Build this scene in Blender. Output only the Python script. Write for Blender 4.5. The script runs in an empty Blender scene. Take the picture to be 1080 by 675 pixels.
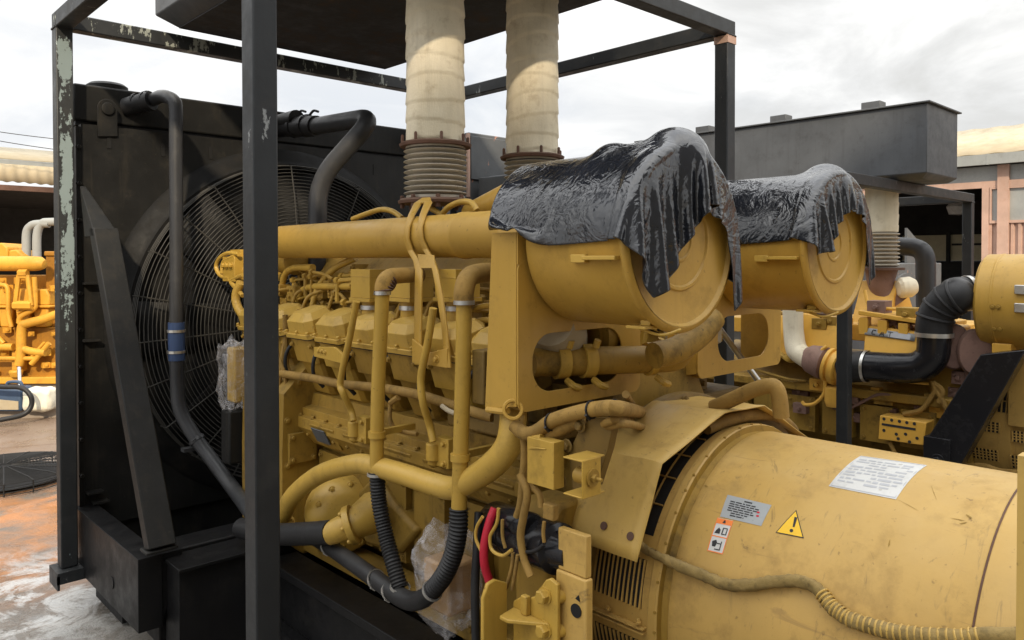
import bpy, math, random
from mathutils import Vector, Matrix, noise
PI = math.pi
random.seed(7)
scene = bpy.context.scene
C = scene.collection
R = math.radians

# ------------------------------------------------------------------ camera
FPX, YAW, PIT, ROL, CYP = 817.08, .7549, -.0159, -.0014, 287.006
CAM = Vector((-1.0544, -2.2773, 1.9))
FW = Vector((math.sin(YAW)*math.cos(PIT), math.cos(YAW)*math.cos(PIT), math.sin(PIT)))
_r = Vector((math.cos(YAW), -math.sin(YAW), 0)); _u = _r.cross(FW)
RT = _r*math.cos(ROL) + _u*math.sin(ROL); UP = -_r*math.sin(ROL) + _u*math.cos(ROL)
cd = bpy.data.cameras.new('camera'); cam = bpy.data.objects.new('camera', cd); C.objects.link(cam)
cam.matrix_world = Matrix(((RT.x, UP.x, -FW.x, CAM.x), (RT.y, UP.y, -FW.y, CAM.y), (RT.z, UP.z, -FW.z, CAM.z), (0, 0, 0, 1)))
cd.sensor_width = 36; cd.lens = 36*FPX/1080; cd.shift_y = -(337.5-CYP)/1080
cd.clip_start = .05; cd.clip_end = 2000
scene.camera = cam

# measured points of the photograph, read at a known plane of the machine
def ray(px, py): return FW + RT*((px-540)/FPX) - UP*((py-CYP)/FPX)
def _at(px, py, k, v):
    d = ray(px, py); return CAM + d*((v-CAM[k])/d[k])
def ux(px, py, X): return _at(px, py, 0, X)
def uy(px, py, Y): return _at(px, py, 1, Y)
def uz(px, py, Z): return _at(px, py, 2, Z)
def dep(px, py, D): return CAM + ray(px, py)*D

# ------------------------------------------------------------------ materials
def newmat(name):
    m = bpy.data.materials.new(name); m.use_nodes = True
    nt = m.node_tree; nt.nodes.clear()
    out = nt.nodes.new('ShaderNodeOutputMaterial'); b = nt.nodes.new('ShaderNodeBsdfPrincipled')
    nt.links.new(b.outputs[0], out.inputs[0])
    return m, nt, b
def N(nt, t, **kw):
    n = nt.nodes.new(t)
    for k, v in kw.items():
        if k in n.inputs.keys(): n.inputs[k].default_value = v
        else: setattr(n, k, v)
    return n
def rgba(c): return (c[0], c[1], c[2], 1)
def ramp(nt, src, a, b, ca=(0,0,0,1), cb=(1,1,1,1)):
    r = nt.nodes.new('ShaderNodeValToRGB'); r.color_ramp.elements[0].position = a; r.color_ramp.elements[1].position = b
    r.color_ramp.elements[0].color = ca; r.color_ramp.elements[1].color = cb
    nt.links.new(src, r.inputs[0]); return r.outputs[0]
def mixc(nt, fac, a, b, mode='MIX'):
    m = nt.nodes.new('ShaderNodeMix'); m.data_type = 'RGBA'; m.blend_type = mode
    for s, v in ((0, fac), (6, a), (7, b)):
        if isinstance(v, (int, float)): m.inputs[s].default_value = v
        elif isinstance(v, tuple): m.inputs[s].default_value = v if len(v) == 4 else rgba(v)
        else: nt.links.new(v, m.inputs[s])
    return m.outputs[2]
def mth(nt, op, a, b=0.0):
    m = nt.nodes.new('ShaderNodeMath'); m.operation = op
    for i, v in ((0, a), (1, b)):
        if isinstance(v, (int, float)): m.inputs[i].default_value = v
        else: nt.links.new(v, m.inputs[i])
    return m.outputs[0]
def noi(nt, vec, scale, detail=4, rough=.6, dist=0):
    n = N(nt, 'ShaderNodeTexNoise', Scale=scale, Detail=detail, Roughness=rough, Distortion=dist)
    nt.links.new(vec, n.inputs['Vector']); return n.outputs[0]
def bump(nt, h, strength, dist, b, base=None):
    n = N(nt, 'ShaderNodeBump', Strength=strength, Distance=dist); nt.links.new(h, n.inputs['Height'])
    if base is not None: nt.links.new(base, n.inputs['Normal'])
    nt.links.new(n.outputs[0], b.inputs['Normal']); return n.outputs[0]
def stretch(nt, vec, s):
    m = N(nt, 'ShaderNodeMapping'); m.inputs['Scale'].default_value = s; nt.links.new(vec, m.inputs[0]); return m.outputs[0]

def paint(name, col, rough=.42, var=.12, dirt=(.09,.06,.03), dirt_amt=.5, dust=(.5,.4,.25), dust_amt=.25, metal=0, bmp=.15, chips=0, chip_col=(.5,.52,.5), streak=.35, scale=1.0, band=False, spec=.32, marks=0):
    m, nt, b = newmat(name)
    g = N(nt, 'ShaderNodeNewGeometry'); pos = g.outputs['Position']
    c = rgba(col)
    n1 = noi(nt, pos, 2.3*scale, 5, .6)
    c1 = mixc(nt, ramp(nt, n1, .3, .7), tuple(max(0, x*(1-var)) for x in col), tuple(min(1, x*(1+var)) for x in col))
    # grime in blotches and runs
    n2 = noi(nt, pos, 7*scale, 7, .7)
    d1 = mth(nt, 'MULTIPLY', ramp(nt, n2, .53, .78), dirt_amt)
    c2 = mixc(nt, d1, c1, dirt)
    st = noi(nt, stretch(nt, pos, (16, 16, 1.2)), 1.6, 4, .6)
    c3 = mixc(nt, mth(nt, 'MULTIPLY', ramp(nt, st, .55, .8), streak*dirt_amt), c2, dirt)
    sep = N(nt, 'ShaderNodeSeparateXYZ'); nt.links.new(g.outputs['Normal'], sep.inputs[0])
    up = ramp(nt, sep.outputs[2], .35, .95)
    dn = mth(nt, 'MULTIPLY', mth(nt, 'MULTIPLY', up, ramp(nt, noi(nt, pos, 5, 5, .65), .3, .65)), dust_amt)
    c4 = mixc(nt, dn, c3, dust)
    # small dark specks and scratches
    sp = noi(nt, pos, 55*scale, 3, .5)
    c5 = mixc(nt, mth(nt, 'MULTIPLY', ramp(nt, sp, .68, .74), .55*min(1, dirt_amt*1.6)), c4, dirt)
    last = c5
    if marks:                                             # rub marks, dried runs and drag scratches of their own shape
        a1 = noi(nt, stretch(nt, pos, (3, 14, 3)), 2.2, 6, .7, 1.5)
        c5 = mixc(nt, mth(nt, 'MULTIPLY', ramp(nt, a1, .60, .72), marks), c5, (.15, .10, .05))
        a2 = noi(nt, stretch(nt, pos, (14, 2.5, 14)), 1.7, 5, .65, .8)
        c5 = mixc(nt, mth(nt, 'MULTIPLY', ramp(nt, a2, .63, .70), marks*.8), c5, (.22, .13, .05))
        a3 = noi(nt, pos, 3.1, 9, .78, 2.0)
        c5 = mixc(nt, mth(nt, 'MULTIPLY', ramp(nt, a3, .62, .66), marks*.9), c5, (.10, .065, .035))
        last = c5
    if chips:
        cn = noi(nt, stretch(nt, pos, (6, 6, 2.2)), 1.7, 8, .7)
        if band:
            sz = N(nt, 'ShaderNodeSeparateXYZ'); nt.links.new(pos, sz.inputs[0])
            bd = mth(nt, 'SUBTRACT', mth(nt, 'MULTIPLY', mth(nt, 'MULTIPLY', ramp(nt, mth(nt, 'SUBTRACT', sz.outputs[2], 1.2), .1, .75), ramp(nt, mth(nt, 'SUBTRACT', sz.outputs[2], 2.2), .82, .93, (1,1,1,1), (0,0,0,1))), .215), .03)
            mid = ramp(nt, mth(nt, 'ABSOLUTE', mth(nt, 'SUBTRACT', sz.outputs[0], .043)), .024, .040, (1,1,1,1), (0,0,0,1))
            cn = mth(nt, 'ADD', cn, mth(nt, 'MULTIPLY', bd, mid)); cn = mth(nt, 'ADD', cn, mth(nt, 'MULTIPLY', mth(nt, 'SUBTRACT', noi(nt, pos, 40, 5, .7), .5), .30))
        cf = ramp(nt, cn, 1-chips, 1-chips+.012)
        last = mixc(nt, cf, c5, chip_col)
    nt.links.new(last, b.inputs['Base Color'])
    rr = N(nt, 'ShaderNodeMapRange'); nt.links.new(n2, rr.inputs[0]); rr.inputs[1].default_value = .3; rr.inputs[2].default_value = .75
    rr.inputs[3].default_value = rough-.06; rr.inputs[4].default_value = min(1, rough+.28); nt.links.new(rr.outputs[0], b.inputs['Roughness'])
    b.inputs['Metallic'].default_value = metal; b.inputs['Specular IOR Level'].default_value = spec
    if bmp:
        h = mth(nt, 'ADD', mth(nt, 'MULTIPLY', noi(nt, pos, 240, 2, .5), .12), noi(nt, pos, 22, 4, .6))
        bump(nt, h, bmp, .006, b)
    return m

M = {}
M['yellow'] = paint('engine yellow paint', (.435,.268,.045), .36, .14, (.075,.045,.012), .6, (.46,.32,.11), .25, chips=.285, chip_col=(.055,.035,.022))
M['cover'] = paint('valve cover yellow paint', (.47,.295,.055), .28, .12, (.10,.06,.02), .5, (.50,.37,.15), .3)
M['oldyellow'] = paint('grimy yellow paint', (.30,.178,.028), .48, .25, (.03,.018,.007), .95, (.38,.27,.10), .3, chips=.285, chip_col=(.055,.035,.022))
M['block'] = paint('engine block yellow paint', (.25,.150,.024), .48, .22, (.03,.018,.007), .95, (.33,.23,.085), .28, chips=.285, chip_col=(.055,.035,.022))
M['gen'] = paint('dusty generator paint', (.46,.288,.078), .38, .14, (.15,.085,.03), .6, (.54,.38,.15), .4, streak=.2, marks=.55)
M['brown'] = paint('oil browned casting paint', (.165,.100,.022), .5, .28, (.02,.012,.006), .95, (.24,.165,.06), .18)
M['shroud'] = paint('near black fan shroud paint', (.009,.009,.009), .5, .3, (.03,.026,.02), .5, (.045,.04,.032), .15, spec=.15)  # near-black shroud colour, darker than the radiator paint
M['sheet'] = paint('dull yellow sheet metal', (.50,.325,.085), .44, .14, (.15,.09,.03), .55, (.52,.37,.15), .4, marks=.35)
M['can'] = paint('air cleaner yellow paint', (.445,.264,.048), .32, .1, (.10,.055,.015), .45, (.47,.33,.12), .28, bmp=.08, chips=.285, chip_col=(.055,.035,.022))
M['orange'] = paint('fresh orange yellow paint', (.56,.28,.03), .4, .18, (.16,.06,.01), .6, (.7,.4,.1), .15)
M['shadeorange'] = paint('grimy orange paint with gap shade', (.30,.135,.012), .5, .25, (.05,.02,.005), .9, (.5,.25,.05), .15)  # darker orange behind the covers: shade of the gaps put into the colour
M['amber'] = paint('clean amber paint', (.66,.37,.06), .35, .08, (.2,.12,.03), .3, (.6,.48,.25), .25)
M['black'] = paint('black frame paint', (.020,.022,.024), .40, .3, (.055,.05,.042), .45, (.085,.085,.08), .3, chips=.355, chip_col=(.24,.25,.25))
M['chipped'] = paint('flaking black paint over pale primer', (.028,.030,.031), .42, .3, (.06,.055,.05), .4, (.1,.1,.095), .3, chips=.37, chip_col=(.21,.26,.262), band=True)
M['chipbeam'] = paint('scratched black beam paint', (.024,.026,.028), .42, .3, (.06,.055,.05), .4, (.1,.1,.095), .3, chips=.445, chip_col=(.27,.29,.26))
M['basepaint'] = paint('oily black base paint', (.008,.008,.0085), .36, .3, (.025,.022,.018), .4, (.03,.028,.026), .2, chips=.3, chip_col=(.09,.09,.09), spec=.2)
M['radiator'] = paint('radiator black paint', (.012,.012,.0115), .44, .35, (.04,.034,.025), .55, (.05,.045,.036), .2, streak=.8, spec=.22)
M['tank'] = paint('charcoal silencer paint', (.080,.085,.092), .5, .2, (.035,.034,.034), .5, (.15,.15,.14), .3, streak=.6)
M['under'] = paint('dark stained steel underside', (.025,.025,.027), .6, .3, (.09,.05,.025), .8, (.1,.1,.1), .1)  # dark underside colour with brown stains
M['pipe'] = paint('grey black coolant pipe paint', (.032,.033,.036), .32, .2, (.09,.085,.075), .3, (.15,.15,.14), .25, bmp=.05)
M['rubber'] = paint('black rubber', (.013,.013,.014), .42, .2, (.04,.038,.034), .5, (.07,.065,.06), .3, bmp=.1)
M['gloss'] = paint('gloss black paint', (.012,.012,.014), .12, .1, (.04,.04,.04), .2, (.1,.1,.1), .1, bmp=.03)
M['dark'] = paint('dark steel', (.009,.009,.009), .6, .3, (.02,.018,.015), .5, (.03,.03,.03), .1)
M['wire'] = paint('guard wire steel', (.050,.048,.043), .45, .3, (.02,.018,.015), .5, (.1,.09,.07), .2, metal=.2, bmp=0)
M['rust'] = paint('brown rust', (.11,.06,.042), .75, .35, (.06,.03,.02), .7, (.25,.18,.12), .3)
M['turbo'] = paint('scorched brown casting', (.20,.12,.095), .7, .25, (.06,.035,.03), .6, (.3,.22,.16), .3)
M['steel'] = paint('bright steel', (.55,.54,.51), .3, .15, (.15,.13,.1), .4, (.5,.48,.43), .2, metal=.9, bmp=.05)
M['bellows'] = paint('heat stained bellows steel', (.42,.38,.31), .42, .2, (.13,.10,.08), .65, (.5,.45,.38), .2, metal=.3)
M['blue'] = paint('blue silicone hose', (.03,.055,.13), .45, .2, (.02,.025,.04), .4, (.1,.1,.12), .2)
M['navy'] = paint('dark blue plastic', (.045,.075,.13), .4, .2, (.03,.04,.05), .4, (.2,.2,.2), .2)
M['red'] = paint('red cable sheath', (.45,.015,.035), .38, .15, (.15,.01,.02), .4, (.4,.1,.1), .15)
M['loom'] = paint('taped tan loom', (.27,.160,.038), .65, .28, (.05,.032,.014), .85, (.34,.23,.09), .3, bmp=.6, scale=2)
M['rope'] = paint('frayed khaki conduit', (.24,.165,.055), .85, .35, (.05,.038,.02), .9, (.33,.25,.12), .3, bmp=1.0, scale=4)
M['cream'] = paint('cream sheet', (.37,.31,.21), .6, .14, (.34,.25,.12), .5, (.66,.6,.44), .3)
M['salmon'] = paint('salmon painted steel', (.45,.30,.235), .55, .16, (.35,.16,.09), .4, (.62,.4,.28), .2)
M['greywall'] = paint('grey fascia', (.27,.28,.27), .6, .1, (.16,.15,.13), .4, (.3,.3,.28), .2)
M['shed'] = paint('shed steel', (.035,.033,.03), .8, .3, (.02,.02,.02), .5, (.05,.05,.05), .1)
M['cabinet'] = paint('grey cabinet paint', (.085,.09,.095), .5, .2, (.06,.055,.05), .5, (.2,.2,.2), .3, chips=.36, chip_col=(.4,.2,.14))
M['white'] = paint('white label stock', (.55,.55,.53), .5, .14, (.28,.25,.2), .85, (.6,.6,.58), .2, bmp=0)
M['whitebag'] = paint('white sack', (.66,.63,.52), .7, .1, (.4,.34,.22), .5, (.66,.6,.5), .2)
M['grey_label'] = paint('grey label foil', (.33,.35,.36), .4, .08, (.2,.2,.2), .4, (.4,.4,.38), .2, bmp=0)
M['ink'] = paint('dark print', (.03,.03,.032), .5, .1, (.05,.05,.05), .3, (.1,.1,.1), 0, bmp=0)
M['paleink'] = paint('faded grey print', (.40,.41,.43), .5, .2, (.5,.5,.5), .5, (.3,.3,.3), 0, bmp=0)
M['sign_yellow'] = paint('warning sign yellow', (.78,.48,.03), .4, .05, (.5,.3,.05), .3, (.7,.5,.2), .1, bmp=0)
M['sign_orange'] = paint('warning sign orange', (.80,.22,.05), .4, .05, (.5,.2,.05), .3, (.7,.4,.2), .1, bmp=0)
M['glass'] = paint('dull window glass', (.30,.31,.30), .15, .15, (.2,.18,.15), .3, (.4,.4,.38), .1, bmp=0)
M['skylight'] = paint('translucent wall sheet', (.66,.58,.38), .6, .12, (.45,.36,.2), .4, (.66,.6,.5), .1)
M['concrete_block'] = paint('grey concrete wall', (.24,.23,.21), .85, .12, (.25,.22,.18), .5, (.45,.43,.4), .2, bmp=.4)
M['deck'] = paint('grey timber', (.25,.21,.17), .8, .25, (.1,.08,.06), .5, (.3,.27,.22), .2)
M['paper'] = paint('brown cardboard', (.40,.24,.10), .8, .12, (.2,.12,.05), .4, (.4,.3,.2), .2)

# exhaust lagging: pale cloth bands, stained
def mat_wrap():
    m, nt, b = newmat('pale exhaust lagging'); g = N(nt, 'ShaderNodeNewGeometry'); pos = g.outputs['Position']
    c = mixc(nt, ramp(nt, noi(nt, pos, 3, 5, .6), .35, .7), (.60,.53,.38), (.78,.71,.55))
    c = mixc(nt, mth(nt, 'MULTIPLY', ramp(nt, noi(nt, pos, 11, 6, .7), .55, .75), .5), c, (.30,.21,.10))
    c = mixc(nt, mth(nt, 'MULTIPLY', ramp(nt, noi(nt, stretch(nt, pos, (30, 30, 3)), 1, 4, .6), .5, .8), .25), c, (.3,.26,.2))
    nt.links.new(c, b.inputs['Base Color']); b.inputs['Roughness'].default_value = .72
    w = N(nt, 'ShaderNodeTexWave', Scale=60, Distortion=3); nt.links.new(pos, w.inputs[0])
    bump(nt, mth(nt, 'ADD', noi(nt, pos, 90, 3, .6), mth(nt, 'MULTIPLY', w.outputs['Fac'], .2)), .35, .004, b)
    return m
M['wrap'] = mat_wrap()
def mat_bag():
    m, nt, b = newmat('black plastic sheet'); g = N(nt, 'ShaderNodeNewGeometry'); pos = g.outputs['Position']
    nt.links.new(mixc(nt, ramp(nt, noi(nt, pos, 6, 4, .6), .35, .7), (.008,.009,.012), (.015,.017,.023)), b.inputs['Base Color'])
    rr = N(nt, 'ShaderNodeMapRange'); nt.links.new(noi(nt, pos, 14, 4, .6), rr.inputs[0]); rr.inputs[3].default_value = .07; rr.inputs[4].default_value = .20
    nt.links.new(rr.outputs[0], b.inputs['Roughness'])
    b.inputs['Specular IOR Level'].default_value = .85
    v = N(nt, 'ShaderNodeTexVoronoi', feature='DISTANCE_TO_EDGE', Scale=17); 
    wv = N(nt, 'ShaderNodeVectorMath', operation='ADD'); nt.links.new(pos, wv.inputs[0])
    nn = N(nt, 'ShaderNodeTexNoise', Scale=8, Detail=3); nt.links.new(pos, nn.inputs['Vector'])
    sc = N(nt, 'ShaderNodeVectorMath', operation='SCALE'); nt.links.new(nn.outputs['Color'], sc.inputs[0]); sc.inputs['Scale'].default_value = .25
    nt.links.new(sc.outputs[0], wv.inputs[1]); nt.links.new(wv.outputs[0], v.inputs['Vector'])
    ridge = mth(nt, 'ABSOLUTE', mth(nt, 'SUBTRACT', noi(nt, pos, 9, 4, .55, 1.2), .5))
    ridge2 = mth(nt, 'ABSOLUTE', mth(nt, 'SUBTRACT', noi(nt, pos, 21, 2, .5, .8), .5))
    slack = ramp(nt, noi(nt, pos, 3.5, 3, .5), .42, .62, (.12,.12,.12,1), (1.25,1.25,1.25,1))
    ridge = mth(nt, 'MULTIPLY', ridge, slack); ridge2 = mth(nt, 'MULTIPLY', ridge2, slack)
    h = mth(nt, 'ADD', mth(nt, 'MULTIPLY', ridge, -1.2), mth(nt, 'ADD', mth(nt, 'MULTIPLY', ramp(nt, v.outputs['Distance'], 0, .2), .06), mth(nt, 'MULTIPLY', ridge2, -.12)))
    bump(nt, h, .34, .03, b)
    return m
M['bag'] = mat_bag()
def mat_clear():
    m, nt, b = newmat('clear plastic film'); g = N(nt, 'ShaderNodeNewGeometry'); pos = g.outputs['Position']
    b.inputs['Base Color'].default_value = (.75,.73,.74,1); b.inputs['Roughness'].default_value = .18
    b.inputs['Specular IOR Level'].default_value = .9
    fac = ramp(nt, noi(nt, pos, 10, 4, .6, 1.5), .4, .8, (.08,.08,.08,1), (.5,.5,.5,1)); nt.links.new(fac, b.inputs['Alpha'])
    ridge = mth(nt, 'ABSOLUTE', mth(nt, 'SUBTRACT', noi(nt, pos, 14, 3, .55, 1.2), .5))
    bump(nt, ridge, .45, .03, b)
    return m
M['clear'] = mat_clear()
def mat_ground():
    m, nt, b = newmat('wet stained concrete'); g = N(nt, 'ShaderNodeNewGeometry'); pos = g.outputs['Position']
    c = mixc(nt, ramp(nt, noi(nt, pos, .8, 8, .65), .3, .7), (.12,.10,.08), (.24,.22,.19))
    c = mixc(nt, ramp(nt, noi(nt, pos, 46, 6, .78), .50, .66, (0,0,0,1), (.75,.75,.75,1)), c, (.06,.05,.04))
    cv = N(nt, 'ShaderNodeTexVoronoi', feature='DISTANCE_TO_EDGE', Scale=.55); nt.links.new(pos, cv.inputs['Vector'])
    c = mixc(nt, ramp(nt, cv.outputs['Distance'], .004, .012, (.7,.7,.7,1), (0,0,0,1)), c, (.035,.03,.025))
    # orange rust wash left by the runoff, broken up by streaks
    dv = N(nt, 'ShaderNodeVectorMath', operation='SUBTRACT'); nt.links.new(pos, dv.inputs[0]); dv.inputs[1].default_value = (0.15, 4.1, 0)
    ds = N(nt, 'ShaderNodeVectorMath', operation='MULTIPLY'); nt.links.new(dv.outputs[0], ds.inputs[0]); ds.inputs[1].default_value = (.45, .62, 0)
    ln = N(nt, 'ShaderNodeVectorMath', operation='LENGTH'); nt.links.new(ds.outputs[0], ln.inputs[0])
    reg = ramp(nt, ln.outputs['Value'], .55, 1.15, (1,1,1,1), (0,0,0,1))
    om = mth(nt, 'MULTIPLY', reg, ramp(nt, noi(nt, stretch(nt, pos, (1.4, 2.2, 1)), 1.6, 7, .65, .6), .36, .6))
    c = mixc(nt, mth(nt, 'MULTIPLY', om, .85), c, (.50,.20,.055))
    far = N(nt, 'ShaderNodeSeparateXYZ'); nt.links.new(pos, far.inputs[0])
    br = mth(nt, 'MULTIPLY', ramp(nt, mth(nt, 'MULTIPLY', far.outputs[1], .1), .52, .66), .55)
    c = mixc(nt, br, c, (.22,.13,.075))
    # sky reflection on the wet ground in front, painted as white clots
    dv2 = N(nt, 'ShaderNodeVectorMath', operation='SUBTRACT'); nt.links.new(pos, dv2.inputs[0]); dv2.inputs[1].default_value = (-0.1, 2.75, 0)
    l2 = N(nt, 'ShaderNodeVectorMath', operation='LENGTH'); nt.links.new(dv2.outputs[0], l2.inputs[0])
    reg2 = ramp(nt, l2.outputs['Value'], .35, 1.0, (1,1,1,1), (0,0,0,1))
    sc = mth(nt, 'MULTIPLY', reg2, ramp(nt, noi(nt, pos, 3.2, 9, .72, 1.2), .46, .56))
    c = mixc(nt, mth(nt, 'MULTIPLY', sc, .85), c, (.62,.62,.60))
    nt.links.new(c, b.inputs['Base Color'])
    wet = ramp(nt, noi(nt, pos, .9, 5, .55), .40, .56)
    rr = N(nt, 'ShaderNodeMapRange'); nt.links.new(wet, rr.inputs[0]); rr.inputs[3].default_value = .07; rr.inputs[4].default_value = .5
    nt.links.new(rr.outputs[0], b.inputs['Roughness'])
    b.inputs['Specular IOR Level'].default_value = .6
    peb = N(nt, 'ShaderNodeTexVoronoi', Scale=55); nt.links.new(pos, peb.inputs['Vector'])
    bump(nt, mth(nt, 'ADD', mth(nt, 'MULTIPLY', mth(nt, 'ADD', noi(nt, pos, 90, 5, .7), mth(nt, 'MULTIPLY', peb.outputs['Distance'], -.5)), mth(nt, 'MULTIPLY', wet, .6)), mth(nt, 'MULTIPLY', noi(nt, pos, 6, 4, .6), .35)), .55, .02, b)
    return m
M['ground'] = mat_ground()

# ------------------------------------------------------------------ mesh building
class MB:
    def __init__(s): s.v = []; s.f = []
    def add(s, vs, fs):
        o = len(s.v); s.v += [Vector(p) for p in vs]; s.f += [tuple(i+o for i in f) for f in fs]; return s
    def box(s, x0, x1, y0, y1, z0, z1, T=None):
        vs = [Vector((x, y, z)) for z in (z0, z1) for y in (y0, y1) for x in (x0, x1)]
        if T is not None: vs = [T @ p for p in vs]
        return s.add(vs, [(0,2,3,1),(4,5,7,6),(0,1,5,4),(2,6,7,3),(0,4,6,2),(1,3,7,5)])
    def prism(s, loop, vec):
        n = len(loop); a = [Vector(p) for p in loop]; vec = Vector(vec)
        return s.add(a+[p+vec for p in a], [tuple(range(n))[::-1], tuple(range(n, 2*n))]+[(i, (i+1) % n, n+(i+1) % n, n+i) for i in range(n)])
    def loft(s, loops, cap=True):
        n = len(loops[0]); vs = [p for l in loops for p in l]; fs = []
        for k in range(len(loops)-1):
            for i in range(n): fs.append((k*n+i, k*n+(i+1) % n, (k+1)*n+(i+1) % n, (k+1)*n+i))
        if cap: fs += [tuple(range(n))[::-1], tuple(range((len(loops)-1)*n, len(loops)*n))]
        return s.add(vs, fs)
    def tube(s, pts, r, n=12, sub=6, cap=True, smooth=True):
        P = [Vector(p) for p in pts]
        rs = r if isinstance(r, (list, tuple)) else [r]*len(P)
        if smooth and len(P) > 2:
            Q, q = [], []
            for i in range(len(P)-1):
                p0 = P[i-1] if i else P[0]*2-P[1]; p1 = P[i]; p2 = P[i+1]; p3 = P[i+2] if i+2 < len(P) else P[-1]*2-P[-2]
                for k in range(sub):
                    t = k/sub; t2 = t*t; t3 = t2*t
                    Q.append((p1*2+(p2-p0)*t+(p0*2-p1*5+p2*4-p3)*t2+(p1*3-p0-p2*3+p3)*t3)*.5); q.append(rs[i]+(rs[i+1]-rs[i])*t)
            Q.append(P[-1]); q.append(rs[-1]); P, rs = Q, q
        return s.sweep(P, rs, n, cap)
    def sweep(s, P, rs, n, cap=True):
        T = [(P[min(i+1, len(P)-1)]-P[max(i-1, 0)]).normalized() for i in range(len(P))]
        a = T[0].orthogonal().normalized(); vs = []; fs = []
        for i, p in enumerate(P):
            a = (a-T[i]*a.dot(T[i])); a = a.normalized() if a.length > 1e-6 else T[i].orthogonal().normalized()
            b = T[i].cross(a)
            for k in range(n):
                t = 2*PI*k/n; vs.append(p+(a*math.cos(t)+b*math.sin(t))*rs[i])
        for i in range(len(P)-1):
            for k in range(n): fs.append((i*n+k, i*n+(k+1) % n, (i+1)*n+(k+1) % n, (i+1)*n+k))
        if cap: fs += [tuple(range(n))[::-1], tuple(range((len(P)-1)*n, len(P)*n))]
        return s.add(vs, fs)
    def path_round(s, pts, r, bend, n=12, cap=True):
        """a bent pipe: straight runs joined by arcs of radius about `bend`"""
        P = [Vector(p) for p in pts]; Q = [P[0]]
        for i in range(1, len(P)-1):
            a = (P[i-1]-P[i]); b = (P[i+1]-P[i]); d = min(bend, a.length*.48, b.length*.48)
            A = P[i]+a.normalized()*d; B = P[i]+b.normalized()*d
            for k in range(9):
                t = k/8; Q.append(A*(1-t)**2+P[i]*2*t*(1-t)+B*t*t)
        Q.append(P[-1])
        return s.sweep(Q, [r]*len(Q), n, cap)
    def corr(s, pts, r, amp, pitch, n=14):
        """a corrugated hose along a smooth path"""
        P = [Vector(p) for p in pts]; Q = []
        for i in range(len(P)-1):
            p0 = P[i-1] if i else P[0]*2-P[1]; p1 = P[i]; p2 = P[i+1]; p3 = P[i+2] if i+2 < len(P) else P[-1]*2-P[-2]
            m = max(4, int((p2-p1).length/(pitch/6)))
            for k in range(m):
                t = k/m; t2 = t*t; t3 = t2*t
                Q.append((p1*2+(p2-p0)*t+(p0*2-p1*5+p2*4-p3)*t2+(p1*3-p0-p2*3+p3)*t3)*.5)
        Q.append(P[-1]); L = 0; rs = []
        for i, p in enumerate(Q):
            if i: L += (p-Q[i-1]).length
            rs.append(r+amp*math.sin(2*PI*L/pitch))
        return s.sweep(Q, rs, n)
    def lathe(s, prof, o, ax, n=32, cap=True, a0=0, a1=2*PI):
        o = Vector(o); ax = Vector(ax).normalized(); a = ax.orthogonal().normalized(); b = ax.cross(a); full = abs(a1-a0-2*PI) < 1e-6
        m = n if full else n+1; vs = []; fs = []
        for rr, h in prof:
            for k in range(m):
                t = a0+(a1-a0)*k/n; vs.append(o+ax*h+(a*math.cos(t)+b*math.sin(t))*rr)
        for i in range(len(prof)-1):
            for k in range(n if full else m-1): fs.append((i*m+k, i*m+(k+1) % m, (i+1)*m+(k+1) % m, (i+1)*m+k))
        if cap and full: fs += [tuple(range(m))[::-1], tuple(range((len(prof)-1)*m, len(prof)*m))]
        return s.add(vs, fs)
    def torus(s, o, ax, R_, r_, n=64, m=6):
        o = Vector(o); ax = Vector(ax).normalized(); a = ax.orthogonal().normalized(); b = ax.cross(a); vs = []; fs = []
        for k in range(n):
            t = 2*PI*k/n; d = a*math.cos(t)+b*math.sin(t)
            for j in range(m):
                u = 2*PI*j/m; vs.append(o+d*(R_+r_*math.cos(u))+ax*(r_*math.sin(u)))
        for k in range(n):
            for j in range(m): fs.append((k*m+j, ((k+1) % n)*m+j, ((k+1) % n)*m+(j+1) % m, k*m+(j+1) % m))
        return s.add(vs, fs)
    def bolt(s, p, d, r=.012, h=.012):
        d = Vector(d).normalized(); s.lathe([(r*1.5, -.001), (r*1.5, .003)], p, d, 12); s.lathe([(r, .003), (r, h*.8), (r*.85, h)], p, d, 6); return s
    def grid(s, rows, closed=False):
        n = len(rows[0]); fs = []
        for i in range(len(rows)-1):
            for k in range(n-1): fs.append((i*n+k, i*n+k+1, (i+1)*n+k+1, (i+1)*n+k))
        return s.add([p for r_ in rows for p in r_], fs)
    def build(s, name, mat, parent=None, bevel=0, ang=38, thick=0, seg=2, base=False, sub=0):
        xs = [p.x for p in s.v]; ys = [p.y for p in s.v]; zs = [p.z for p in s.v]
        c = Vector(((min(xs)+max(xs))/2, (min(ys)+max(ys))/2, min(zs) if (parent is None) else (min(zs)+max(zs))/2))
        me = bpy.data.meshes.new(name); me.from_pydata([p-c for p in s.v], [], s.f); me.validate(); me.update()
        me.shade_smooth(); me.set_sharp_from_angle(angle=R(ang))
        me.materials.append(M[mat] if isinstance(mat, str) else mat)
        o = bpy.data.objects.new(name, me); C.objects.link(o)
        if parent is not None:
            o.parent = parent; o.location = c-world_loc(parent)
        else: o.location = c
        if thick:
            md = o.modifiers.new('thickness', 'SOLIDIFY'); md.thickness = thick; md.offset = 0
        if sub:
            md = o.modifiers.new('smooth', 'SUBSURF'); md.levels = sub; md.render_levels = sub
        if bevel:
            md = o.modifiers.new('edge', 'BEVEL'); md.width = bevel; md.segments = seg; md.limit_method = 'ANGLE'; md.angle_limit = R(40)
            md.harden_normals = False
        return o
def world_loc(o):
    v = Vector((0, 0, 0))
    while o is not None: v += o.location; o = o.parent
    return v
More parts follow.
